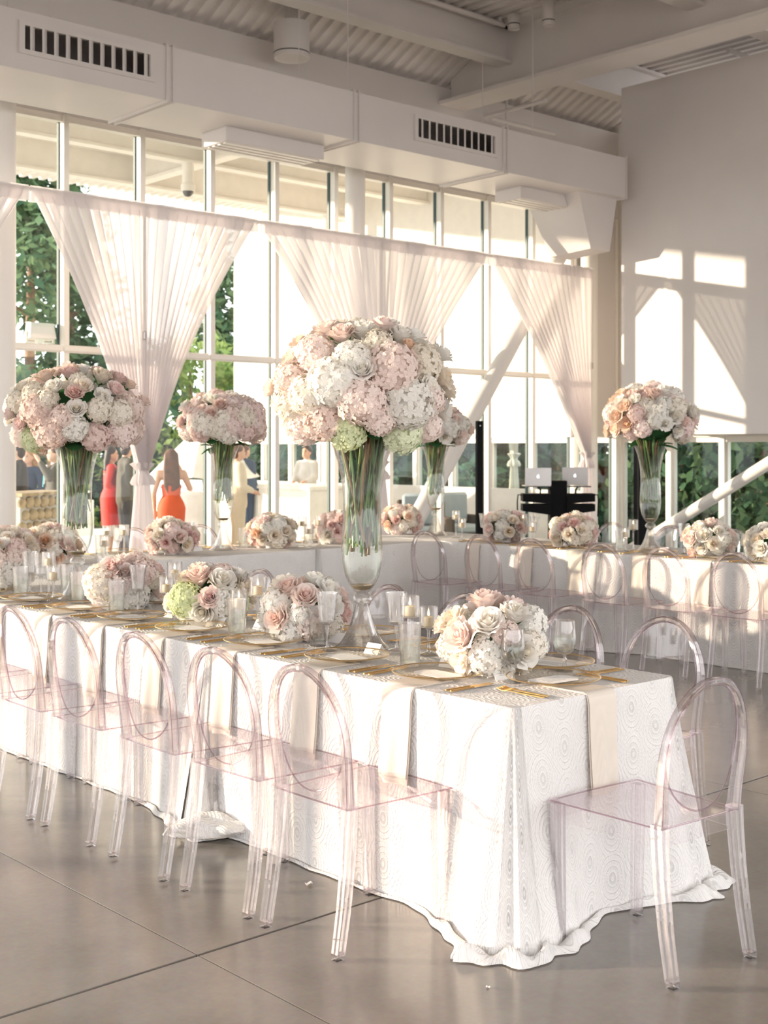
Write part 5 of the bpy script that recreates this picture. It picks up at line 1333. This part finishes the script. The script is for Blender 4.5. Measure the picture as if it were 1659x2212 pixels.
drape('peach drape tied in the wing behind the low windows', x_-.55, x_+.35, x_+.05, 1.42, 7, 'drapes in the wing', y=y_, ztop=3.2, zfloor=-.1, mats=('napkin','napkin'), tailw=.26)
# ------------------------------------------------------------------ trees and shrubs
def tree(label, x, y, h, crown_r, z0, n, mat, leaf, seed, conifer=False, trunk=.16, group='trees around the building', z=-.35):
    r = random.Random(seed); t = thing('tree', label, 'tree', (x, y, z), 0, group)
    tk = [(0,0,0),(.1*r.uniform(-1,1),.1*r.uniform(-1,1),h*.4),(.15*r.uniform(-1,1),.15*r.uniform(-1,1),h*.96)]
    MB().tube(tk, [trunk,trunk*.75,trunk*.15], 10).build('trunk', M['bark'], t)
    m = MB(); bl = []
    for k in range(26):
        zz = r.uniform(z0, h); f = (1-(zz-z0)/(h-z0)*.85) if conifer else math.sin(PI*(.12+.8*(zz-z0)/(h-z0)))**.6
        a = r.uniform(0, 2*PI); q = crown_r*f*math.sqrt(r.uniform(.1, 1)); bl.append((Vector((q*math.cos(a), q*math.sin(a), zz)), crown_r*.42*r.uniform(.7,1.2)))
        if k % 3 == 0: MB().tube([(0,0,zz*.9),(q*.5*math.cos(a),q*.5*math.sin(a),zz*.95),(q*math.cos(a),q*math.sin(a),zz)], [trunk*.3,trunk*.2,.015], 6).build('branch', M['bark'], t)
    for k in range(n):
        c, br_ = r.choice(bl); d = Vector([r.gauss(0,1) for _ in range(3)]).normalized()
        p = c + d*br_*r.uniform(.4, 1); s = leaf*r.uniform(.6, 1.4)
        e = Vector([r.gauss(0,1) for _ in range(3)]).normalized(); f = (d + e*.6).cross(e).normalized()
        if conifer: e = Vector((e.x, e.y, -abs(e.z)*.7)).normalized()
        m.add([p-e*s, p+f*s*.45, p+e*s, p-f*s*.45], [(0,1,2,3)])
    o = m.build('crown', M[mat], t, smooth=False, fix=False); return t
rt_ = random.Random(3)
specs = [  # px, Y, h, r, z0, n, mat, leaf, conifer
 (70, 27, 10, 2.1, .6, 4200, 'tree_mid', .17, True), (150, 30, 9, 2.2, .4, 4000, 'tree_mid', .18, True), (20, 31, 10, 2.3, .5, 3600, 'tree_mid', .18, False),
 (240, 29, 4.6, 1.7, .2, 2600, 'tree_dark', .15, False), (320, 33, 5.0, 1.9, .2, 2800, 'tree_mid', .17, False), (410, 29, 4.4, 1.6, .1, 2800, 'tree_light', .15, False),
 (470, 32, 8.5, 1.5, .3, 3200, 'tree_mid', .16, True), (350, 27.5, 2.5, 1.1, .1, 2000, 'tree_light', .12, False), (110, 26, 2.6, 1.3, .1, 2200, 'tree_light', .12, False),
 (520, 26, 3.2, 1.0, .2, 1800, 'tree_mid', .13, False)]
kinds = ['tall conifer', 'broad conifer', 'tall leafy tree', 'dark bushy tree', 'round green tree', 'sunlit pale tree', 'slender conifer', 'small pale bush', 'small sunlit bush', 'low green bush']
wher = ['behind the column', 'behind the photographed guests', 'at the far side of the patio', 'behind the red dress', 'beyond the parapet', 'behind the parasol', 'beside the white wing', 'beyond the orange dress', 'beyond the stone planter', 'behind the bar end']
for i, (px, Y, h, r, z0, n, mat, lf, cf) in enumerate(specs):
    x_, y_ = on_y(px, Y); tree(f'{kinds[i]} {wher[i]}', x_, y_, h, r, z0, n, mat, lf, 100+i, cf)
k = 0
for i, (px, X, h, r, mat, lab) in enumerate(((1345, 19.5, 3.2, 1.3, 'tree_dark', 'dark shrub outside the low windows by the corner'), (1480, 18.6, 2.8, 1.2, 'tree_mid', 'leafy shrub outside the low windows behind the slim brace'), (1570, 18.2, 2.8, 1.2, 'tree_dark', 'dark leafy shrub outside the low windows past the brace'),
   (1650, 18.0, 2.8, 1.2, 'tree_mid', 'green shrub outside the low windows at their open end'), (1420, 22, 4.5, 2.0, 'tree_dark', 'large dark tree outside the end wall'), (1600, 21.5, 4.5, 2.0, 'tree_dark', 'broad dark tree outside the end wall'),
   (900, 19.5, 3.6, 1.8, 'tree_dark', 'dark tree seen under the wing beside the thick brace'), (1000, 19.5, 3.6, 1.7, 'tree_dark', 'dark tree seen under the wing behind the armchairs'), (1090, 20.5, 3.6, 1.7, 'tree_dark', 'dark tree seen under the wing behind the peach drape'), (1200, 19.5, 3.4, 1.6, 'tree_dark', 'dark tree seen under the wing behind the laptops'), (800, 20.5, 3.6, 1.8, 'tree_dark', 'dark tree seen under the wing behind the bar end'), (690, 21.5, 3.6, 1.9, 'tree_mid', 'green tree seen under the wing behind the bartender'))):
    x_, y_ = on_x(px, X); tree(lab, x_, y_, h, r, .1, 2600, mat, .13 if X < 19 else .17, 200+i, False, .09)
